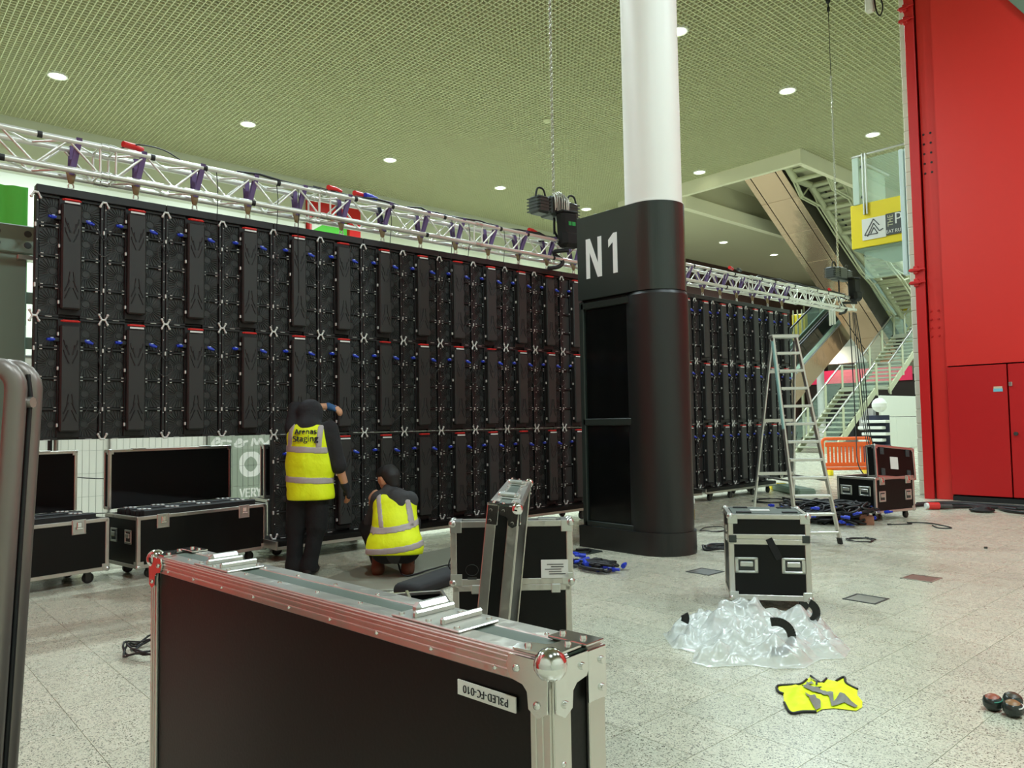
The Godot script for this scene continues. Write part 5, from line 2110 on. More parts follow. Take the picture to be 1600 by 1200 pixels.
func man_squatting() -> void:
	var t := thing("person", "man squatting in yellow vest, grey hooded top and brown boots, working at the bottom panels", "person", Vector3(2.37, 0, 1.48), YAW)
	var P := V(0.06, 0.26, 0.08)        # pelvis
	var C := V(0.03, 0.56, -0.06)       # chest
	var SL := V(-0.1, 0.635, -0.1)
	var SR := V(0.16, 0.63, -0.05)
	var EL := V(-0.2, 0.43, -0.24)
	var WL := V(-0.2, 0.58, -0.38)
	var ER := V(0.08, 0.45, -0.34)
	var WR := V(-0.15, 0.56, -0.42)
	var HC := V(-0.03, 0.785, -0.16)
	var hf := V(-0.72, -0.22, -0.66).normalized()
	var hu := V(-0.16, 0.97, -0.16).normalized()
	var KL := V(-0.24, 0.37, -0.3)
	var KR := V(0.14, 0.4, -0.36)
	var AL := V(-0.11, 0.1, -0.06)
	var AR := V(0.15, 0.1, -0.02)
	var torso := [[P, V(0.045, 0.42, 0.02), 0.13, 0.125], [V(0.045, 0.42, 0.02), C, 0.125, 0.115], [P + V(-0.09, 0.0, -0.02), C + V(-0.06, 0, 0), 0.1, 0.095], [P + V(0.09, 0, -0.01), C + V(0.07, 0, 0), 0.1, 0.095], [SL, SR, 0.062, 0.062], [C + V(0, 0.08, -0.02), HC + V(0.02, -0.06, 0.03), 0.06, 0.052]]
	var arms := [[SL, EL, 0.05, 0.042], [EL, WL, 0.04, 0.028], [SR, ER, 0.05, 0.042], [ER, WR, 0.04, 0.028]]
	var legs := [[P + V(-0.08, -0.02, -0.02), KL, 0.095, 0.06], [KL, AL, 0.058, 0.04], [P + V(0.08, -0.02, -0.02), KR, 0.095, 0.06], [KR, AR, 0.058, 0.04]]
	var hl := hand_bones(WL, V(-0.3, 0.55, -0.5).normalized(), V(-0.5, -0.3, 0.6).normalized(), V(0.6, 0.6, 0.1).normalized(), 0.75, 1.0)
	var hr := hand_bones(WR, V(-0.8, 0.2, -0.3).normalized(), V(0.3, 0.3, 0.6).normalized(), V(0.1, 0.9, -0.2).normalized(), 0.75, 1.0)
	var hb := head_bones(HC, hf, hu, 0.98)
	var body := put("body", nets(torso + arms + legs + hb + hl + hr, 0.011, M.skin, 0.02), null, t)
	add_eyes(body, HC, hf, hu, 0.98)
	var hair := [[HC + hu * 0.055 - hf * 0.025, HC + hu * 0.06 + hf * 0.045, 0.086, 0.07], [HC - hf * 0.05 + hu * 0.02, HC - hf * 0.06 - hu * 0.04, 0.072, 0.05], [HC + hu * 0.09 - hf * 0.02, HC + hu * 0.1 + hf * 0.06, 0.055, 0.045]]
	put("hair", nets(hair, 0.009, M.hair, 0.025), null, t)
	var sw := []
	for b in torso:
		sw.append([b[0], b[1], b[2] + 0.012, b[3] + 0.012])
	for b in [[SL, EL, 0.07, 0.06], [EL, EL.lerp(WL, 0.8), 0.058, 0.04], [SR, ER, 0.07, 0.06], [ER, ER.lerp(WR, 0.8), 0.058, 0.04]]:
		sw.append(b)
	sw.append([V(0.0, 0.665, -0.06), V(0.12, 0.655, -0.01), 0.055, 0.05])     # hood lying down
	sw.append([V(-0.04, 0.69, -0.1), V(0.08, 0.69, -0.05), 0.05, 0.045])
	sw.append([V(0.05, 0.66, -0.01), V(0.1, 0.61, 0.03), 0.06, 0.04])
	put("hooded_top", nets(sw, 0.012, M.sweat_grey, 0.03), null, t)
	var tr := []
	for b in legs:
		tr.append([b[0], b[1], b[2] + 0.014, b[3] + 0.016])
	tr.append([P + V(-0.09, -0.02, 0), P + V(0.09, -0.02, 0), 0.12, 0.12])
	put("trousers", nets(tr, 0.012, M.trousers, 0.03, [[V(0, 1, 0), 0.47], [V(0, -1, 0), -0.09]]), null, t)
	for q in [[AL, V(-0.04, 0, -0.14)], [AR, V(0.0, 0, -0.15)]]:
		var a: Vector3 = q[0]
		put("boot", nets([[V(a.x, 0.05, a.z + 0.03), V(a.x, 0.048, a.z) + q[1], 0.05, 0.042], [V(a.x, 0.05, a.z + 0.02), a + V(0, 0.06, -0.01), 0.052, 0.055]], 0.008, M.boots, 0.03, [[V(0, -1, 0), -0.004], [V(0, 1, 0), 0.16]]), null, t)
	var ve := []
	for b in torso.slice(0, 4):
		ve.append([b[0], b[1], b[2] + 0.024, b[3] + 0.024])
	ve.append([SL + V(0.02, -0.02, 0.0), SR + V(-0.02, -0.02, 0.0), 0.082, 0.082])
	ve.append([V(-0.03, 0.25, 0.06), V(0.13, 0.25, 0.08), 0.165, 0.165])
	var ax := (C - P).normalized()
	var ay := ax.cross(V(1, 0, 0.2)).normalized()
	var cl := [[V(0, -1, 0.1).normalized(), -0.185], [V(0.25, 1, -0.1).normalized(), 0.69], [V(1, 0.15, -0.2).normalized(), 0.335], [V(-1, 0.15, 0.1).normalized(), 0.23]]
	var vest := put("hi_vis_vest", nets(ve, 0.01, M.hiviz, 0.04, cl), null, t)
	var out := []
	for b in ve:
		out.append([b[0], b[1], b[2] + 0.005, b[3] + 0.005])
	for y in [0.265, 0.42]:
		var n := V(-0.12, 1, 0.1).normalized()
		put("reflective_band", nets(out, 0.01, M.reflective, 0.04, cl + [[n, y + 0.026], [-n, -(y - 0.026)]]), null, vest)
	for x in [-0.07, 0.17]:
		var n := V(1, 0.22, 0).normalized()
		var x0: float = x + 0.22 * 0.55
		put("reflective_brace", nets(out, 0.01, M.reflective, 0.04, cl + [[n, x0 + 0.023], [-n, -(x0 - 0.023)], [V(0, -1, 0), -0.42], [V(0, 0, -1), 0.06]]), null, vest)

# ---------------------------------------------------------------- on the floor
func wob(seed_: int, fr: float, ridged := false) -> FastNoiseLite:
	var f := FastNoiseLite.new()
	f.seed = seed_
	f.frequency = fr
	f.fractal_octaves = 3
	if ridged:
		f.fractal_type = FastNoiseLite.FRACTAL_RIDGED
	return f

func loose_cable(lab: String, at: Vector3, pts: Array, r := 0.006, group := "") -> void:
	var t := thing("loose_cable", lab, "cable", at, 0, group)
	var s := stx()
	tube(s, pts, r, 6)
	obj("lead", s, M.cable, t)
	s = stx()
	var a: Vector3 = pts[0]
	rod(s, a, a + (a - Vector3(pts[1])).normalized() * 0.04, r * 1.9, 6)
	obj("plug", s, M.rubber, t)

func floor_things() -> void:
	var s: SurfaceTool
	# yellow vest dropped on the floor
	var vt := thing("dropped_vest", "crumpled yellow hi-vis vest with grey stripes and black piping lying on the floor", "vest", Vector3(2.24, 0, 5.3))
	var o2 := Vector2(2.24, 5.3)
	var nz := wob(5, 5.0)
	var nr := wob(9, 4.0, true)
	var out := pv([2.22, 5.12, 2.31, 5.18, 2.4, 5.17, 2.46, 5.16, 2.4, 5.24, 2.48, 5.23, 2.48, 5.28, 2.56, 5.28, 2.48, 5.33, 2.44, 5.4, 2.37, 5.43, 2.31, 5.48, 2.24, 5.51, 2.18, 5.51, 2.14, 5.43, 2.09, 5.4, 2.04, 5.4, 2.0, 5.36, 1.95, 5.33, 2.04, 5.25, 2.14, 5.19, 2.15, 5.16])
	var loc := PackedVector2Array()
	for p in out:
		loc.append(p - o2)
	var edge := func(q: Vector2) -> float:
		var d := 1e9
		for i in loc.size():
			d = min(d, q.distance_to(Geometry2D.get_closest_point_to_segment(q, loc[i], loc[(i + 1) % loc.size()])))
		return d
	var hf := func(q: Vector2) -> float:
		return 0.004 + smoothstep(0.0, 0.07, edge.call(q)) * (0.022 * (0.6 + 0.9 * nz.get_noise_2d(q.x * 1.4, q.y * 1.4)) + 0.018 * max(nr.get_noise_2d(q.x * 1.3, q.y * 1.3), 0.0))
	s = stx()
	sheet(s, loc, 0.012, hf)
	var cloth := obj("cloth", s, M.hiviz, vt)
	for L in [[2.24, 5.22, 2.26, 5.29, 2.24, 5.38, 2.18, 5.41, 2.26, 5.42, 2.22, 5.5, 2.19, 5.5, 2.19, 5.45, 2.14, 5.42, 2.2, 5.38, 2.21, 5.33, 2.2, 5.26], [2.15, 5.29, 2.18, 5.32, 2.14, 5.37, 2.09, 5.395, 2.05, 5.395, 2.1, 5.33], [2.34, 5.2, 2.3, 5.26, 2.28, 5.23], [2.4, 5.18, 2.43, 5.22, 2.36, 5.24]]:
		var pl := PackedVector2Array()
		for i in range(0, L.size(), 2):
			pl.append(Vector2(L[i], L[i + 1]) - o2)
		s = stx()
		sheet(s, pl, 0.012, func(q): return hf.call(q) + 0.007)
		obj("reflective_stripe", s, M.stripe_grey, cloth)
	for run in [[20, 21, 0, 1, 2], [16, 17, 18, 19], [3, 4, 5], [6, 7, 8, 9]]:
		var pp := []
		for i in run:
			pp.append(Vector3(loc[i].x, hf.call(loc[i]) + 0.003, loc[i].y))
		s = stx()
		tube(s, spline(pp, 5), 0.006, 6)
		obj("piping", s, M.tape, cloth)
	s = stx()
	for q in [[0.075, -0.035, 0.05, 0.008, 0.4], [0.055, -0.01, 0.03, 0.008, -0.5], [0.03, 0.0, 0.03, 0.008, 0.6]]:
		bx(s, Vector3(q[0], hf.call(Vector2(q[0], q[1])) + 0.003, q[1]), Vector3(q[2], 0.003, q[3]), 0, Basis(Vector3.UP, q[4]))
	obj("letter_marks", s, M.print_navy, cloth)
	# heap of plastic film
	var hp := thing("plastic_film", "crumpled heap of clear white plastic film with tape rings in front of the flight case", "film", Vector3(2.9, 0, 4.6))
	o2 = Vector2(2.9, 4.6)
	var layers := [
		[[2.62, 4.2, 2.78, 4.1, 3.02, 4.12, 3.2, 4.25, 3.36, 4.3, 3.38, 4.49, 3.5, 4.56, 3.6, 4.62, 3.33, 4.85, 3.03, 5.1, 2.85, 5.15, 2.75, 5.07, 2.55, 5.08, 2.44, 4.98, 2.4, 4.86, 2.22, 4.73, 2.22, 4.63, 2.37, 4.54, 2.38, 4.43, 2.48, 4.28], 0.12, 1],
		[[2.7, 4.22, 2.95, 4.2, 3.15, 4.35, 3.3, 4.5, 3.15, 4.75, 2.95, 4.95, 2.75, 4.9, 2.6, 4.85, 2.5, 4.7, 2.45, 4.5, 2.55, 4.3], 0.2, 2],
		[[3.0, 4.6, 3.35, 4.48, 3.62, 4.62, 3.4, 4.8, 3.1, 5.02, 2.92, 4.95], 0.14, 3],
		[[2.56, 4.18, 2.9, 4.2, 2.95, 4.5, 2.6, 4.6, 2.4, 4.5, 2.36, 4.4], 0.17, 4]]
	for L in layers:
		var pl := PackedVector2Array()
		for i in range(0, L[0].size(), 2):
			pl.append(Vector2(L[0][i], L[0][i + 1]) - o2)
		var n1 := wob(20 + L[2], 2.6)
		var n2 := FastNoiseLite.new()
		n2.noise_type = FastNoiseLite.TYPE_CELLULAR
		n2.cellular_return_type = FastNoiseLite.RETURN_DISTANCE2_SUB
		n2.fractal_type = FastNoiseLite.FRACTAL_NONE
		n2.seed = 40 + L[2]
		n2.frequency = 6.0
		var n3: FastNoiseLite = n2.duplicate()
		n3.seed = 80 + L[2]
		n3.frequency = 15.0
		var f2 := func(q: Vector2) -> float:
			var d := 1e9
			for i in pl.size():
				d = min(d, q.distance_to(Geometry2D.get_closest_point_to_segment(q, pl[i], pl[(i + 1) % pl.size()])))
			var w2 := q + Vector2(n1.get_noise_2d(q.x + 9.0, q.y), n1.get_noise_2d(q.x, q.y + 9.0)) * 0.12
			var k2 := smoothstep(0.0, 0.06, d)
			return 0.006 + smoothstep(0.0, 0.22, d) * float(L[1]) * (0.5 + 0.6 * n1.get_noise_2d(q.x, q.y)) + k2 * (0.07 * (n2.get_noise_2d(w2.x, w2.y) + 1.0) + 0.028 * (n3.get_noise_2d(w2.x, w2.y) + 1.0))
		s = stx()
		sheet(s, pl, 0.014, f2)
		obj("film_layer", s, M.film, hp)
	for q in [[2.66, 4.86, 0.09, 0.9, 3.6, 0.1], [3.14, 4.78, 0.07, 0.4, 2.2, 0.13], [2.5, 4.32, 0.06, 1.2, 0.9, 0.13]]:
		var pp := []
		for i in 25:
			var a: float = -q[4] / 2 + q[4] * i / 24.0
			pp.append(Vector3(q[0] - 2.9, q[5] + sin(a) * q[2] * 0.9, q[1] - 4.6) + Vector3(0.7475, 0, 0.664) * cos(a) * q[2])
		s = stx()
		for i in 24:
			bar(s, pp[i], pp[i + 1], 0.045, 0.012, Vector3(0.664, 0, -0.7475))
		obj("tape_ring", s, M.tape, hp)
	# steel access plates set in the floor
	var k := 0
	for q in [[4.325, 3.28, "flush steel floor plate nearest the black pillar", 0.0], [4.275, 4.64, "flush steel floor plate right of the single flight case", 0.0], [5.26, 4.645, "bright-edged recessed floor plate farthest right", 1.0]]:
		var t := thing("floor_plate", q[2], "plate", Vector3(q[0], 0, q[1]), 0, "floor plates")
		s = stx()
		for i in 2:
			bx(s, Vector3(0.108 * (i * 2 - 1), 0.002, 0), Vector3(0.014, 0.006, 0.23), 0.001)
			bx(s, Vector3(0, 0.002, 0.108 * (i * 2 - 1)), Vector3(0.23, 0.006, 0.014), 0.001)
		obj("frame", s, M.steel if k == 2 else M.hoist, t)
		s = stx()
		bx(s, Vector3(0, 0.0005, 0), Vector3(0.2, 0.003, 0.2), 0.001)
		obj("lid", s, [M.zinc, M.zinc, mt("plate_brown", rgb(120, 84, 70), 0.5)][k], t)
		k += 1
	# blue-plug cable bundles
	plug_heap("bundle of black leads with blue plugs on the floor beside the pillar plinth", Vector3(3.82, 0, 2.47), 0.18, 0.3, 18, 3)
	plug_heap("big tangle of black leads with blue plugs behind the stepladder", Vector3(7.95, 0, 2.62), 0.42, 0.5, 26, 8)
	var rg := thing("dark_mat", "small dark cable cover plate on the floor left of the pillar", "plate", Vector3(4.37, 0, 1.89))
	s = stx()
	bx(s, Vector3(0, 0.006, 0), Vector3(0.22, 0.012, 0.22), 0.002)
	obj("plate", s, M.hoist, rg)
	s = stx()
	tube(s, spline([Vector3(-0.1, 0.015, 0.1), Vector3(0.0, 0.03, 0.04), Vector3(-0.06, 0.02, -0.08), Vector3(0.05, 0.015, -0.04)]), 0.012, 6)
	obj("lead", s, M.cable, rg)
	# grey mats on which the men work, and the padded bag
	var gm := thing("grey_mat", "thin grey floor mat under the squatting man", "mat", Vector3(2.4, 0, 1.4))
	s = stx()
	var mz := wob(3, 1.6)
	sheet(s, pv([-0.7, -0.1, 0.0, -0.45, 1.25, -0.72, 2.0, -0.6, 0.7, 0.4, -0.1, 0.75, -0.55, 0.45]), 0.06, func(q): return 0.007 + 0.006 * max(mz.get_noise_2d(q.x, q.y), -0.5))
	obj("sheet", s, M.mat_grey, gm)
	var sb := thing("padded_bag", "long black padded bag lying on the floor behind the slab lid", "bag", Vector3(2.5, 0, 1.98), 0.35)
	put("bag_body", nets([[Vector3(-0.5, 0.04, 0.0), Vector3(0.5, 0.045, 0.0), 0.05, 0.055], [Vector3(-0.48, 0.035, 0.14), Vector3(0.5, 0.04, 0.14), 0.045, 0.05], [Vector3(-0.49, 0.04, 0.07), Vector3(0.5, 0.045, 0.07), 0.05, 0.055]], 0.015, M.bag, 0.08, [[Vector3(0, -1, 0), -0.003]]), null, sb)
	loose_cable("black cable loop on the grey mat under the squatting man's boots", Vector3(2.4, 0.012, 1.55), spline([Vector3(-0.05, 0.3, -0.25), Vector3(0.05, 0.12, -0.1), Vector3(0.0, 0.012, 0.1), Vector3(0.3, 0.012, 0.05), Vector3(0.55, 0.012, 0.0), Vector3(0.5, 0.012, 0.25), Vector3(0.2, 0.012, 0.3), Vector3(-0.2, 0.012, 0.35)], 6), 0.008)
	# loose leads about the hall
	loose_cable("tangle of thin black lead on the floor left of the near slab lid", Vector3(0.22, 0.006, 2.38), coil_pts(Vector3.ZERO, 0.19, 4.0, 4, 0.06, 1.2), 0.006)
	loose_cable("thin black lead loops by the stepladder's right foot", Vector3(6.78, 0.006, 3.5), coil_pts(Vector3.ZERO, 0.17, 2.4, 5, 0.01, 0.8), 0.006)
	loose_cable("black cable loops between the pillar and the single flight case", Vector3(5.4, 0.008, 2.72), coil_pts(Vector3.ZERO, 0.22, 2.2, 6, 0.03, 0.7), 0.012)
	loose_cable("thin lead curling on the floor behind the pillar", Vector3(6.4, 0.006, 2.0), coil_pts(Vector3.ZERO, 0.28, 1.5, 16, 0.02, 0.5), 0.006)
	loose_cable("thin looped wire on the floor right of the cable tangle", Vector3(8.4, 0.006, 3.6), spline([Vector3(-0.25, 0, -0.35), Vector3(-0.05, 0, -0.2), Vector3(0.05, 0, -0.28), Vector3(0.15, 0, -0.1), Vector3(0.05, 0, 0.1), Vector3(-0.1, 0, 0.25), Vector3(-0.2, 0, 0.15), Vector3(-0.02, 0, 0.02)], 6), 0.007)
	loose_cable("coil of thin lead on the floor under the end of the video wall", Vector3(9.6, 0.006, 0.9), coil_pts(Vector3.ZERO, 0.4, 3.0, 7, 0.02, 0.8), 0.008)
	loose_cable("spider of thin leads beyond the stepladder", Vector3(9.0, 0.006, 1.5), spline([Vector3(-0.6, 0, 0.0), Vector3(-0.2, 0, 0.15), Vector3(0.2, 0, 0.1), Vector3(0.1, 0, -0.2), Vector3(-0.1, 0, 0.2), Vector3(0.4, 0, 0.3), Vector3(0.5, 0, -0.1)], 6), 0.008)
	loose_cable("cable hanging behind the middle flight case beside the squatting man", Vector3(2.55, 0, 2.1), spline([Vector3(0.1, 0.45, 0), Vector3(0.0, 0.28, 0.05), Vector3(-0.06, 0.15, 0.05), Vector3(0.05, 0.08, 0.08), Vector3(0.12, 0.16, 0.05)], 6), 0.006)
	# heavy hoses and red socket along the red wall
	var hs := thing("power_cable", "thick black cables with a red socket running along the foot of the red wall", "cable", Vector3(10.6, 0, 3.2))
	for q in [[-0.5, -0.15, -0.1, 0.2, 0.0, 0.6, 0.1, 1.2, 0.0, 2.2], [-0.2, -0.5, 0.25, -0.2, 0.3, 0.4, 0.2, 1.2, 0.3, 2.4], [-1.0, -0.5, -0.3, -0.4, 0.1, -0.1, 0.05, 0.3, -0.1, 0.7], [-0.1, 0.5, -0.35, 0.7, -0.5, 1.1, -0.6, 1.5, -0.4, 2.0]]:
		var pp := []
		for i in range(0, 10, 2):
			pp.append(Vector3(q[i], 0.024, q[i + 1]))
		s = stx()
		tube(s, spline(pp, 6), 0.022, 8)
		obj("hose", s, M.cable, hs)
	s = stx()
	rod(s, Vector3(-0.62, 0.05, -0.2), Vector3(-0.52, 0.05, -0.1), 0.048, 14)
	obj("socket_body", s, M.handle_red, hs)
	s = stx()
	rod(s, Vector3(-0.645, 0.05, -0.225), Vector3(-0.62, 0.05, -0.2), 0.042, 14)
	obj("socket_face", s, M.label_white, hs)
	s = stx()
	rod(s, Vector3(-0.52, 0.045, -0.1), Vector3(-0.4, 0.04, 0.02), 0.03, 10)
	obj("socket_gland", s, M.cable_grey, hs)
	var rc := thing("coiled_hose", "flat coil of thick black hose on the floor before the red doors", "cable", Vector3(10.15, 0.022, 3.6))
	s = stx()
	for i in 3:
		var ring := []
		for j in 20:
			ring.append(Vector3(cos(TAU * j / 20) * (0.13 - i * 0.03), 0.004 + i * 0.012, sin(TAU * j / 20) * (0.13 - i * 0.03)))
		tube(s, ring, 0.018, 7, false, true)
	obj("loops", s, M.cable, rc)
	# orange plastic barrier
	barrier()
	# yellow-tipped block and foot things near the ladder
	var yb := thing("cable_ramp", "grey and yellow plastic ramp on the floor seen through the stepladder", "ramp", Vector3(11.0, 0, 0.5), 0.9)
	s = stx()
	bx(s, Vector3(0, 0.06, 0), Vector3(1.1, 0.12, 0.3), 0.03)
	obj("body", s, M.grey_green, yb)
	s = stx()
	bx(s, Vector3(0.62, 0.06, 0), Vector3(0.16, 0.12, 0.3), 0.03)
	obj("yellow_end", s, M.yellow, yb)
	var bc := thing("cardboard_piece", "brown piece of cardboard under the open flight case", "cardboard", Vector3(8.05, 0, 3.0), 0.5)
	s = stx()
	bx(s, Vector3(0, 0.05, 0), Vector3(0.22, 0.1, 0.16), 0.004)
	obj("flap", s, mt("cardboard", rgb(150, 100, 76), 0.8), bc)
	# little dark dropped nut, and the connector heads at the right edge
	var nt := thing("dropped_nut", "tiny dark nut lying alone on the right of the floor", "nut", Vector3(7.1, 0, 4.55))
	s = stx()
	lathe(s, [Vector2(0.008, 0), Vector2(0.016, 0), Vector2(0.016, 0.016), Vector2(0.008, 0.016), Vector2(0.008, 0)], Transform3D.IDENTITY, 6, true)
	obj("nut", s, M.hoist, nt)
	var lb := ["dark rounded bulb with brown face, leftmost of the three at the right edge", "dark rounded bulb with white rim, middle of the three at the right edge", "dark rounded bulb cut by the right edge of the photo"]
	for i in 3:
		var t := thing("cable_end_bulb", lb[i], "connector", [Vector3(2.62, 0, 5.91), Vector3(2.6, 0, 5.99), Vector3(2.7, 0, 5.96)][i], 0.4 * i, "dark bulbs on the floor")
		s = stx()
		lathe(s, [Vector2(0, 0.002), Vector2(0.026, 0.004), Vector2(0.038, 0.022), Vector2(0.039, 0.042), Vector2(0.034, 0.056), Vector2(0.028, 0.06)], Transform3D(Basis(Vector3(0, 0, 1), 0.15), Vector3.ZERO), 16)
		obj("shell", s, M.gloss_black, t)
		s = stx()
		lathe(s, [Vector2(0.029, 0.059), Vector2(0.02, 0.066), Vector2(0, 0.069)], Transform3D(Basis(Vector3(0, 0, 1), 0.15), Vector3.ZERO), 16)
		obj("face", s, [mt("face_brown", rgb(150, 84, 62), 0.4), mt("face_ochre", rgb(140, 104, 66), 0.4), mt("face_dark", rgb(70, 62, 46), 0.4)][i], t)
		if i < 2:
			s = stx()
			var rg2 := []
			for j in 8:
				rg2.append(Basis(Vector3(0, 0, 1), 0.15) * Vector3(cos(1.0 + j * 0.24) * 0.037, 0.05, sin(1.0 + j * 0.24) * 0.037))
			tube(s, rg2, 0.003, 5)
			obj("rim_line", s, [mt("teal_dark", rgb(40, 120, 100), 0.4), M.label_white][i], t)
		if i == 1:
			s = stx()
			tube(s, spline([Vector3(0.02, 0.02, 0.02), Vector3(0.06, 0.012, 0.06), Vector3(0.14, 0.01, 0.09)]), 0.01, 6)
			obj("tail", s, M.cable, t)

func plug_heap(lab: String, at: Vector3, rx: float, rz: float, n: int, seed_: int) -> void:
	var t := thing("plug_leads", lab, "cable", at)
	var g := RandomNumberGenerator.new()
	g.seed = seed_
	for i in (n if n > 20 else 5):
		var s := stx()
		var pp := []
		for j in 6:
			pp.append(Vector3(g.randf_range(-rx, rx), 0.012 + g.randf() * 0.24 * (1.0 if n > 20 else 0.25), g.randf_range(-rz, rz)))
		tube(s, spline(pp, 6, true), 0.013, 6, false, true)
		obj("lead", s, M.cable, t)
	for i in n:
		var s := stx()
		var a := g.randf() * TAU
		var p := Vector3(g.randf_range(-rx, rx) * 1.1, 0.02 + g.randf() * (0.2 if n > 20 else 0.06), g.randf_range(-rz, rz) * 1.1)
		var d := Vector3(cos(a), g.randf_range(-0.1, 0.2), sin(a)).normalized()
		rod(s, p, p + d * 0.06, 0.02, 8)
		rod(s, p + d * 0.058, p + d * 0.1, 0.013, 8)
		obj("plug", s, M.blue_plug, t)

func barrier() -> void:
	var t := thing("orange_barrier", "orange plastic slatted pedestrian barrier behind the open flight case", "barrier", Vector3(15.5, 0, -0.63), -0.76)
	var w := 1.06
	var s := stx()
	var pts := []
	var y0 := 0.14
	var y1 := 0.8
	for c in [[w / 2 - 0.08, y1 - 0.08, 0.0], [-w / 2 + 0.08, y1 - 0.08, 1.0], [-w / 2 + 0.08, y0 + 0.08, 2.0], [w / 2 - 0.08, y0 + 0.08, 3.0]]:
		for j in 5:
			var a: float = (c[2] + j / 4.0) * PI / 2
			pts.append(Vector3(c[0] + cos(a) * 0.08, c[1] + sin(a) * 0.08, 0))
	tube(s, pts, 0.035, 8, false, true)
	obj("outer_frame", s, M.orange, t)
	for q in [[y1 - 0.13, 0.1], [y0 + 0.09, 0.09]]:
		s = stx()
		bx(s, Vector3(0, q[0], 0), Vector3(w - 0.12, q[1], 0.05), 0.015)
		obj("rail", s, M.orange, t)
	for i in 11:
		s = stx()
		bx(s, Vector3(-w / 2 + 0.12 + i * (w - 0.24) / 10.0, (y0 + y1) / 2, 0), Vector3(0.05, y1 - y0 - 0.16, 0.045), 0.012)
		obj("slat", s, M.orange, t)
	for k in [-1, 1]:
		s = stx()
		bx(s, Vector3(k * w * 0.4, 0.06, 0.0), Vector3(0.09, 0.12, 0.4), 0.02)
		obj("foot", s, M.yellow, t)

# ---------------------------------------------------------------- close to the camera
func foreground() -> void:
	var s: SurfaceTool
	# slab lid standing on edge: local x towards the camera end, y up, z away from the viewer's side
	var H := 0.975
	var L := 1.277
	var W := 0.109
	var a := Vector3(-0.591, 0, 5.07)
	var b := Vector3(-0.478, 0, 6.341)
	var ux := (b - a).normalized()
	var t := thing("slab_case", "long black slab case lid with aluminium edging standing close in the foreground", "flight case", a)
	t.transform = Transform3D(Basis(ux, Vector3.UP, ux.cross(Vector3.UP)), a)
	slab_lid(t, L, H, W)
	s = stx()
	bx(s, Vector3(L - 0.12, H - 0.07, 0.001), Vector3(0.115, 0.021, 0.002))
	var pl := obj("label_strip", s, M.label_white, t)
	text("lettering", "P3LED-FC-010", 0.0105, 0.001, M.sweat_dark, pl, Transform3D(Basis(Vector3(0, 0, 1), PI), Vector3(L - 0.12, H - 0.07, 0.003)))
	# second slab lid leaning behind it, seen end on
	var e := Vector3(0.55, 0.0, 4.9)
	var f := Vector3(1.36, 0.0, 4.09)
	var u2 := (e - f).normalized()
	t = thing("slab_case", "black slab case lid with aluminium edging leaning end-on behind the nearest one", "flight case", f)
	var side := (-u2).cross(Vector3.UP)
	var lean := Basis(u2, -0.11)
	t.transform = Transform3D(lean * Basis(-u2, Vector3.UP, side), e + side * 0.056)
	slab_lid(t, 1.18, 0.985, 0.112)
	# grey tubular twin frame at the left edge
	var fr := thing("pavement_sign", "grey twin tubular sign frame with rounded corner at the left edge", "sign", Vector3(-0.89, 0, 5.17), 0)
	var rt := Vector3(0.7475, 0, 0.664)
	var bk := Vector3(0.664, 0, -0.7475)
	fr.transform = Transform3D(Basis(rt, Vector3.UP, rt.cross(Vector3.UP)), Vector3(-0.89, 0, 5.17))
	for k in 2:
		s = stx()
		var z0 := 0.0 - k * 0.046
		var x0 := -0.004 + k * 0.004
		var pts := [Vector3(x0 - 0.075, 0.0, z0), Vector3(x0 - 0.035, 0.7, z0), Vector3(x0, 1.37, z0)]
		for j in 7:
			var an := j * PI / 12
			pts.append(Vector3(x0 - 0.045 + cos(an) * 0.045, 1.375 + sin(an) * 0.045, z0))
		pts.append(Vector3(x0 - 0.3, 1.42, z0))
		pts.append(Vector3(x0 - 0.56, 1.42, z0))
		for j in 7:
			var an := PI / 2 + j * PI / 12
			pts.append(Vector3(x0 - 0.57 + cos(an) * 0.045, 1.375 + sin(an) * 0.045, z0))
		pts.append(Vector3(x0 - 0.66, 0.0, z0))
		tube(s, pts, 0.021, 14)
		obj("tube_frame", s, M.frame_grey, fr)
		s = stx()
		rod(s, Vector3(x0 - 0.06, 0.3, z0), Vector3(x0 - 0.64, 0.3, z0), 0.0165, 10)
		obj("cross_tube", s, M.frame_grey, fr)
	s = stx()
	bx(s, Vector3(-0.29, 0.74, -0.02), Vector3(0.52, 0.84, 0.012), 0.002)
	obj("board", s, M.board_dark, fr)
	s = stx()
	tube(s, [Vector3(-0.063, 0.02, -0.023), Vector3(-0.023, 0.7, -0.023), Vector3(0.012, 1.36, -0.023), Vector3(0.006, 1.405, -0.023)], 0.005, 8)
	obj("black_seal", s, M.rubber, fr)
	s = stx()
	rod(s, Vector3(-0.02, 1.345, -0.02), Vector3(0.02, 1.345, -0.02), 0.012, 8)
	obj("hinge_pin", s, M.zinc, fr)

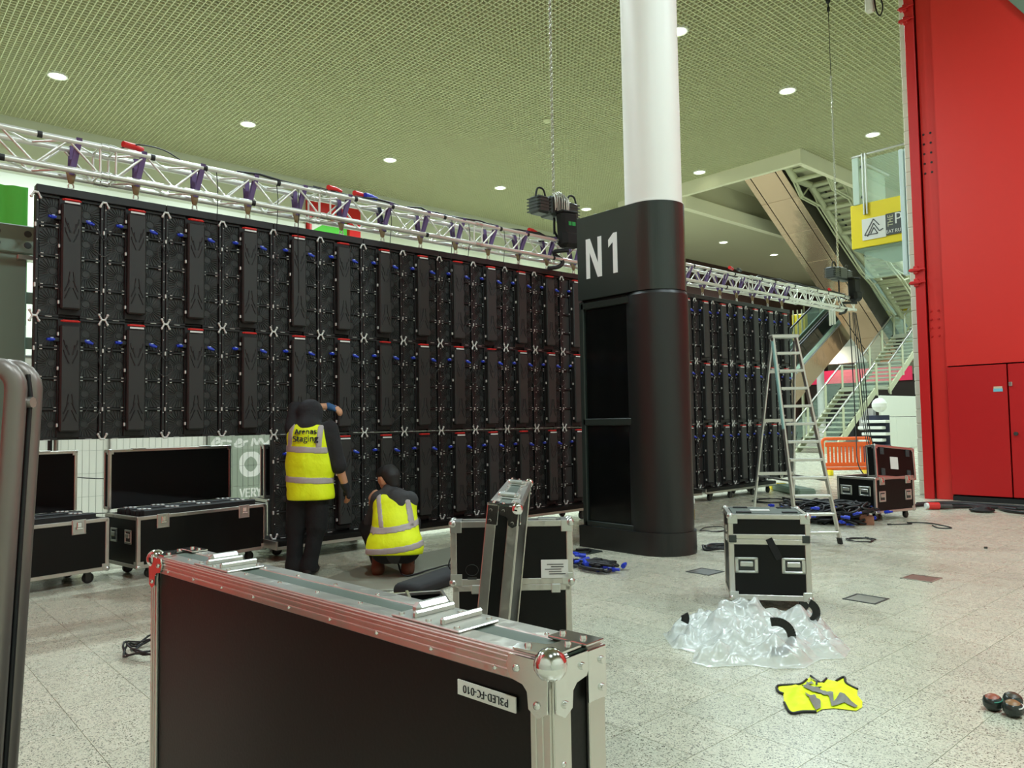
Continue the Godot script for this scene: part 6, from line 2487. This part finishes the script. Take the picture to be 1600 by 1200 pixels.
func slab_lid(t: Node3D, L: float, H: float, W: float) -> void:
	var s := stx()
	bx(s, Vector3(L / 2, H / 2, -W / 2), Vector3(L - 0.006, H - 0.006, W - 0.006))
	obj("panel", s, M.case_black, t)
	var tw := 0.036
	# face edging of the front board (z = 0) and of the back (z = -W)
	for q in [[L / 2, H - tw / 2, L, tw], [L / 2, tw / 2, L, tw]]:
		for z in [0.0, -W]:
			s = stx()
			bx(s, Vector3(q[0], q[1], z), Vector3(q[2], q[3], 0.006), 0.0015)
			if z == 0.0:
				for o in [-0.006, 0.004, 0.011]:
					bx(s, Vector3(q[0], q[1] + o, z + 0.003), Vector3(q[2], 0.0035, 0.003), 0.001)
			obj("edge_trim", s, M.case_trim, t)
	for x in [tw / 2, L - tw / 2]:
		for z in [0.0, -W]:
			s = stx()
			bx(s, Vector3(x, H / 2, z), Vector3(tw, H, 0.006), 0.0015)
			if z == 0.0:
				for o in [-0.008, 0.004]:
					bx(s, Vector3(x + o, H / 2, z + 0.003), Vector3(0.0035, H, 0.003), 0.001)
			obj("edge_trim", s, M.case_trim, t)
	# the same angles turned over the rim
	for z in [-0.018, -W + 0.016]:
		for y in [H, 0.003]:
			s = stx()
			bx(s, Vector3(L / 2, y, z), Vector3(L, 0.006, 0.036), 0.0015)
			obj("edge_trim", s, M.case_trim, t)
		for x in [0.0, L]:
			s = stx()
			bx(s, Vector3(x, H / 2, z), Vector3(0.006, H, 0.036), 0.0015)
			obj("edge_trim", s, M.case_trim, t)
	s = stx()
	bx(s, Vector3(L / 2, H, -W / 2), Vector3(L - 0.002, 0.003, W - 0.06))
	obj("rim_strip", s, M.case_top, t)
	# rivets along front and top
	s = stx()
	for i in 9:
		var x := 0.1 + i * (L - 0.2) / 8.0
		var r := Transform3D(Basis(Vector3.RIGHT, PI / 2), Vector3(x, H - tw * 0.72, 0.003))
		lathe(s, [Vector2(0.004, 0), Vector2(0.0035, 0.002), Vector2(0, 0.003)], r, 8)
		lathe(s, [Vector2(0.004, 0), Vector2(0.0035, 0.002), Vector2(0, 0.003)], Transform3D(Basis.IDENTITY, Vector3(x + 0.05, H + 0.003, -0.026)), 8)
		lathe(s, [Vector2(0.004, 0), Vector2(0.0035, 0.002), Vector2(0, 0.003)], Transform3D(Basis.IDENTITY, Vector3(x + 0.02, H + 0.003, -W + 0.024)), 8)
	for i in 5:
		lathe(s, [Vector2(0.004, 0), Vector2(0.0035, 0.002), Vector2(0, 0.003)], Transform3D(Basis(Vector3(0, 0, 1), -PI / 2), Vector3(L + 0.003, 0.12 + i * 0.18, -0.018)), 8)
	stuff(obj("rivets", s, M.chrome, t))
	# ball corners with lobed plates, and flat brackets on the rear corners
	var lob := pv([0, 0, 0.068, 0, 0.074, -0.016, 0.066, -0.032, 0.044, -0.036, 0.036, -0.044, 0.034, -0.066, 0.018, -0.075, 0.002, -0.066])
	for q in [[0.0, H, 1], [L, H, -1], [0.0, 0.0, 1], [L, 0.0, -1]]:
		var sy := 1.0 if q[1] > 0.1 else -1.0
		var mir := Transform3D(Basis(Vector3(q[2], 0, 0), Vector3(0, sy, 0), Vector3(0, 0, 1)), Vector3(q[0], q[1], 0.005))
		s = stx()
		prism(s, lob, 0.003, mir)
		for p in [Vector2(0.055, -0.017), Vector2(0.019, -0.058)]:
			lathe(s, [Vector2(0.0055, 0), Vector2(0.0045, 0.003), Vector2(0.002, 0.0035), Vector2(0.002, 0.001), Vector2(0, 0.001)], Transform3D(mir.basis * Basis(Vector3.RIGHT, PI / 2), mir * Vector3(p.x, p.y, 0.003)), 10)
		# top plate
		var bt := Transform3D(Basis(Vector3(q[2], 0, 0), Vector3(0, 0, 1), Vector3(0, sy, 0)), Vector3(q[0], q[1] + 0.004 * sy, 0))
		prism(s, lob, 0.003, bt)
		for p in [Vector2(0.055, -0.017), Vector2(0.019, -0.058)]:
			lathe(s, [Vector2(0.0055, 0), Vector2(0.0045, 0.004 * sy), Vector2(0, 0.004 * sy)], Transform3D(Basis.IDENTITY, bt * Vector3(p.x, p.y, 0.003)), 10)
		# end plate
		var be := Transform3D(Basis(Vector3(0, 0, -1), Vector3(0, sy, 0), Vector3(-q[2], 0, 0)), Vector3(q[0] - 0.004 * q[2], q[1], 0))
		prism(s, lob, 0.003, be)
		for p in [Vector2(0.055, -0.017), Vector2(0.019, -0.058)]:
			lathe(s, [Vector2(0.0055, 0), Vector2(0.0045, 0.004), Vector2(0, 0.004)], Transform3D(Basis(Vector3(0, 0, 1), PI / 2 * q[2]), be * Vector3(p.x, p.y, 0.003)), 10)
		# rear flat bracket on the end and rim
		bx(s, Vector3(q[0] - 0.006 * q[2], q[1] - 0.035 * sy, -W + 0.02), Vector3(0.004, 0.07, 0.04), 0.001)
		bx(s, Vector3(q[0] + 0.03 * q[2], q[1] + 0.006 * sy, -W + 0.02), Vector3(0.07, 0.004, 0.04), 0.001)
		for p in [0.018, 0.055]:
			lathe(s, [Vector2(0.0055, 0), Vector2(0.0045, 0.004), Vector2(0, 0.004)], Transform3D(Basis(Vector3(0, 0, 1), PI / 2 * q[2]), Vector3(q[0] - 0.008 * q[2], q[1] - p * sy, -W + 0.012)), 10)
			lathe(s, [Vector2(0.0055, 0), Vector2(0.0045, 0.004 * sy), Vector2(0, 0.004 * sy)], Transform3D(Basis.IDENTITY, Vector3(q[0] + p * q[2], q[1] + 0.008 * sy, -W + 0.018)), 10)
		obj("corner_plate", s, M.chrome, t)
		s = stx()
		ball(s, Vector3(q[0] + 0.007 * q[2], q[1] - 0.007 * sy, -0.007), 0.0225, 24)
		obj("corner_ball", s, M.chrome, t)
	# two recessed catch plates on the rim
	for x in [0.3, L - 0.26]:
		s = stx()
		bx(s, Vector3(x, H + 0.005, -W / 2 + 0.008), Vector3(0.16, 0.004, 0.085), 0.0015)
		for k in [-1, 1]:
			bx(s, Vector3(x + k * 0.032, H + 0.011, -W / 2), Vector3(0.01, 0.012, 0.085), 0.003)
		bx(s, Vector3(x - 0.045, H + 0.016, -W / 2 - 0.004), Vector3(0.022, 0.02, 0.07), 0.007)
		for z in [-0.03, 0.045]:
			for k in [-0.065, 0.0, 0.065]:
				lathe(s, [Vector2(0.005, 0), Vector2(0.004, 0.003), Vector2(0, 0.0035)], Transform3D(Basis.IDENTITY, Vector3(x + k, H + 0.007, -W / 2 + z * 0.9)), 8)
		obj("catch_plate", s, M.zinc, t)
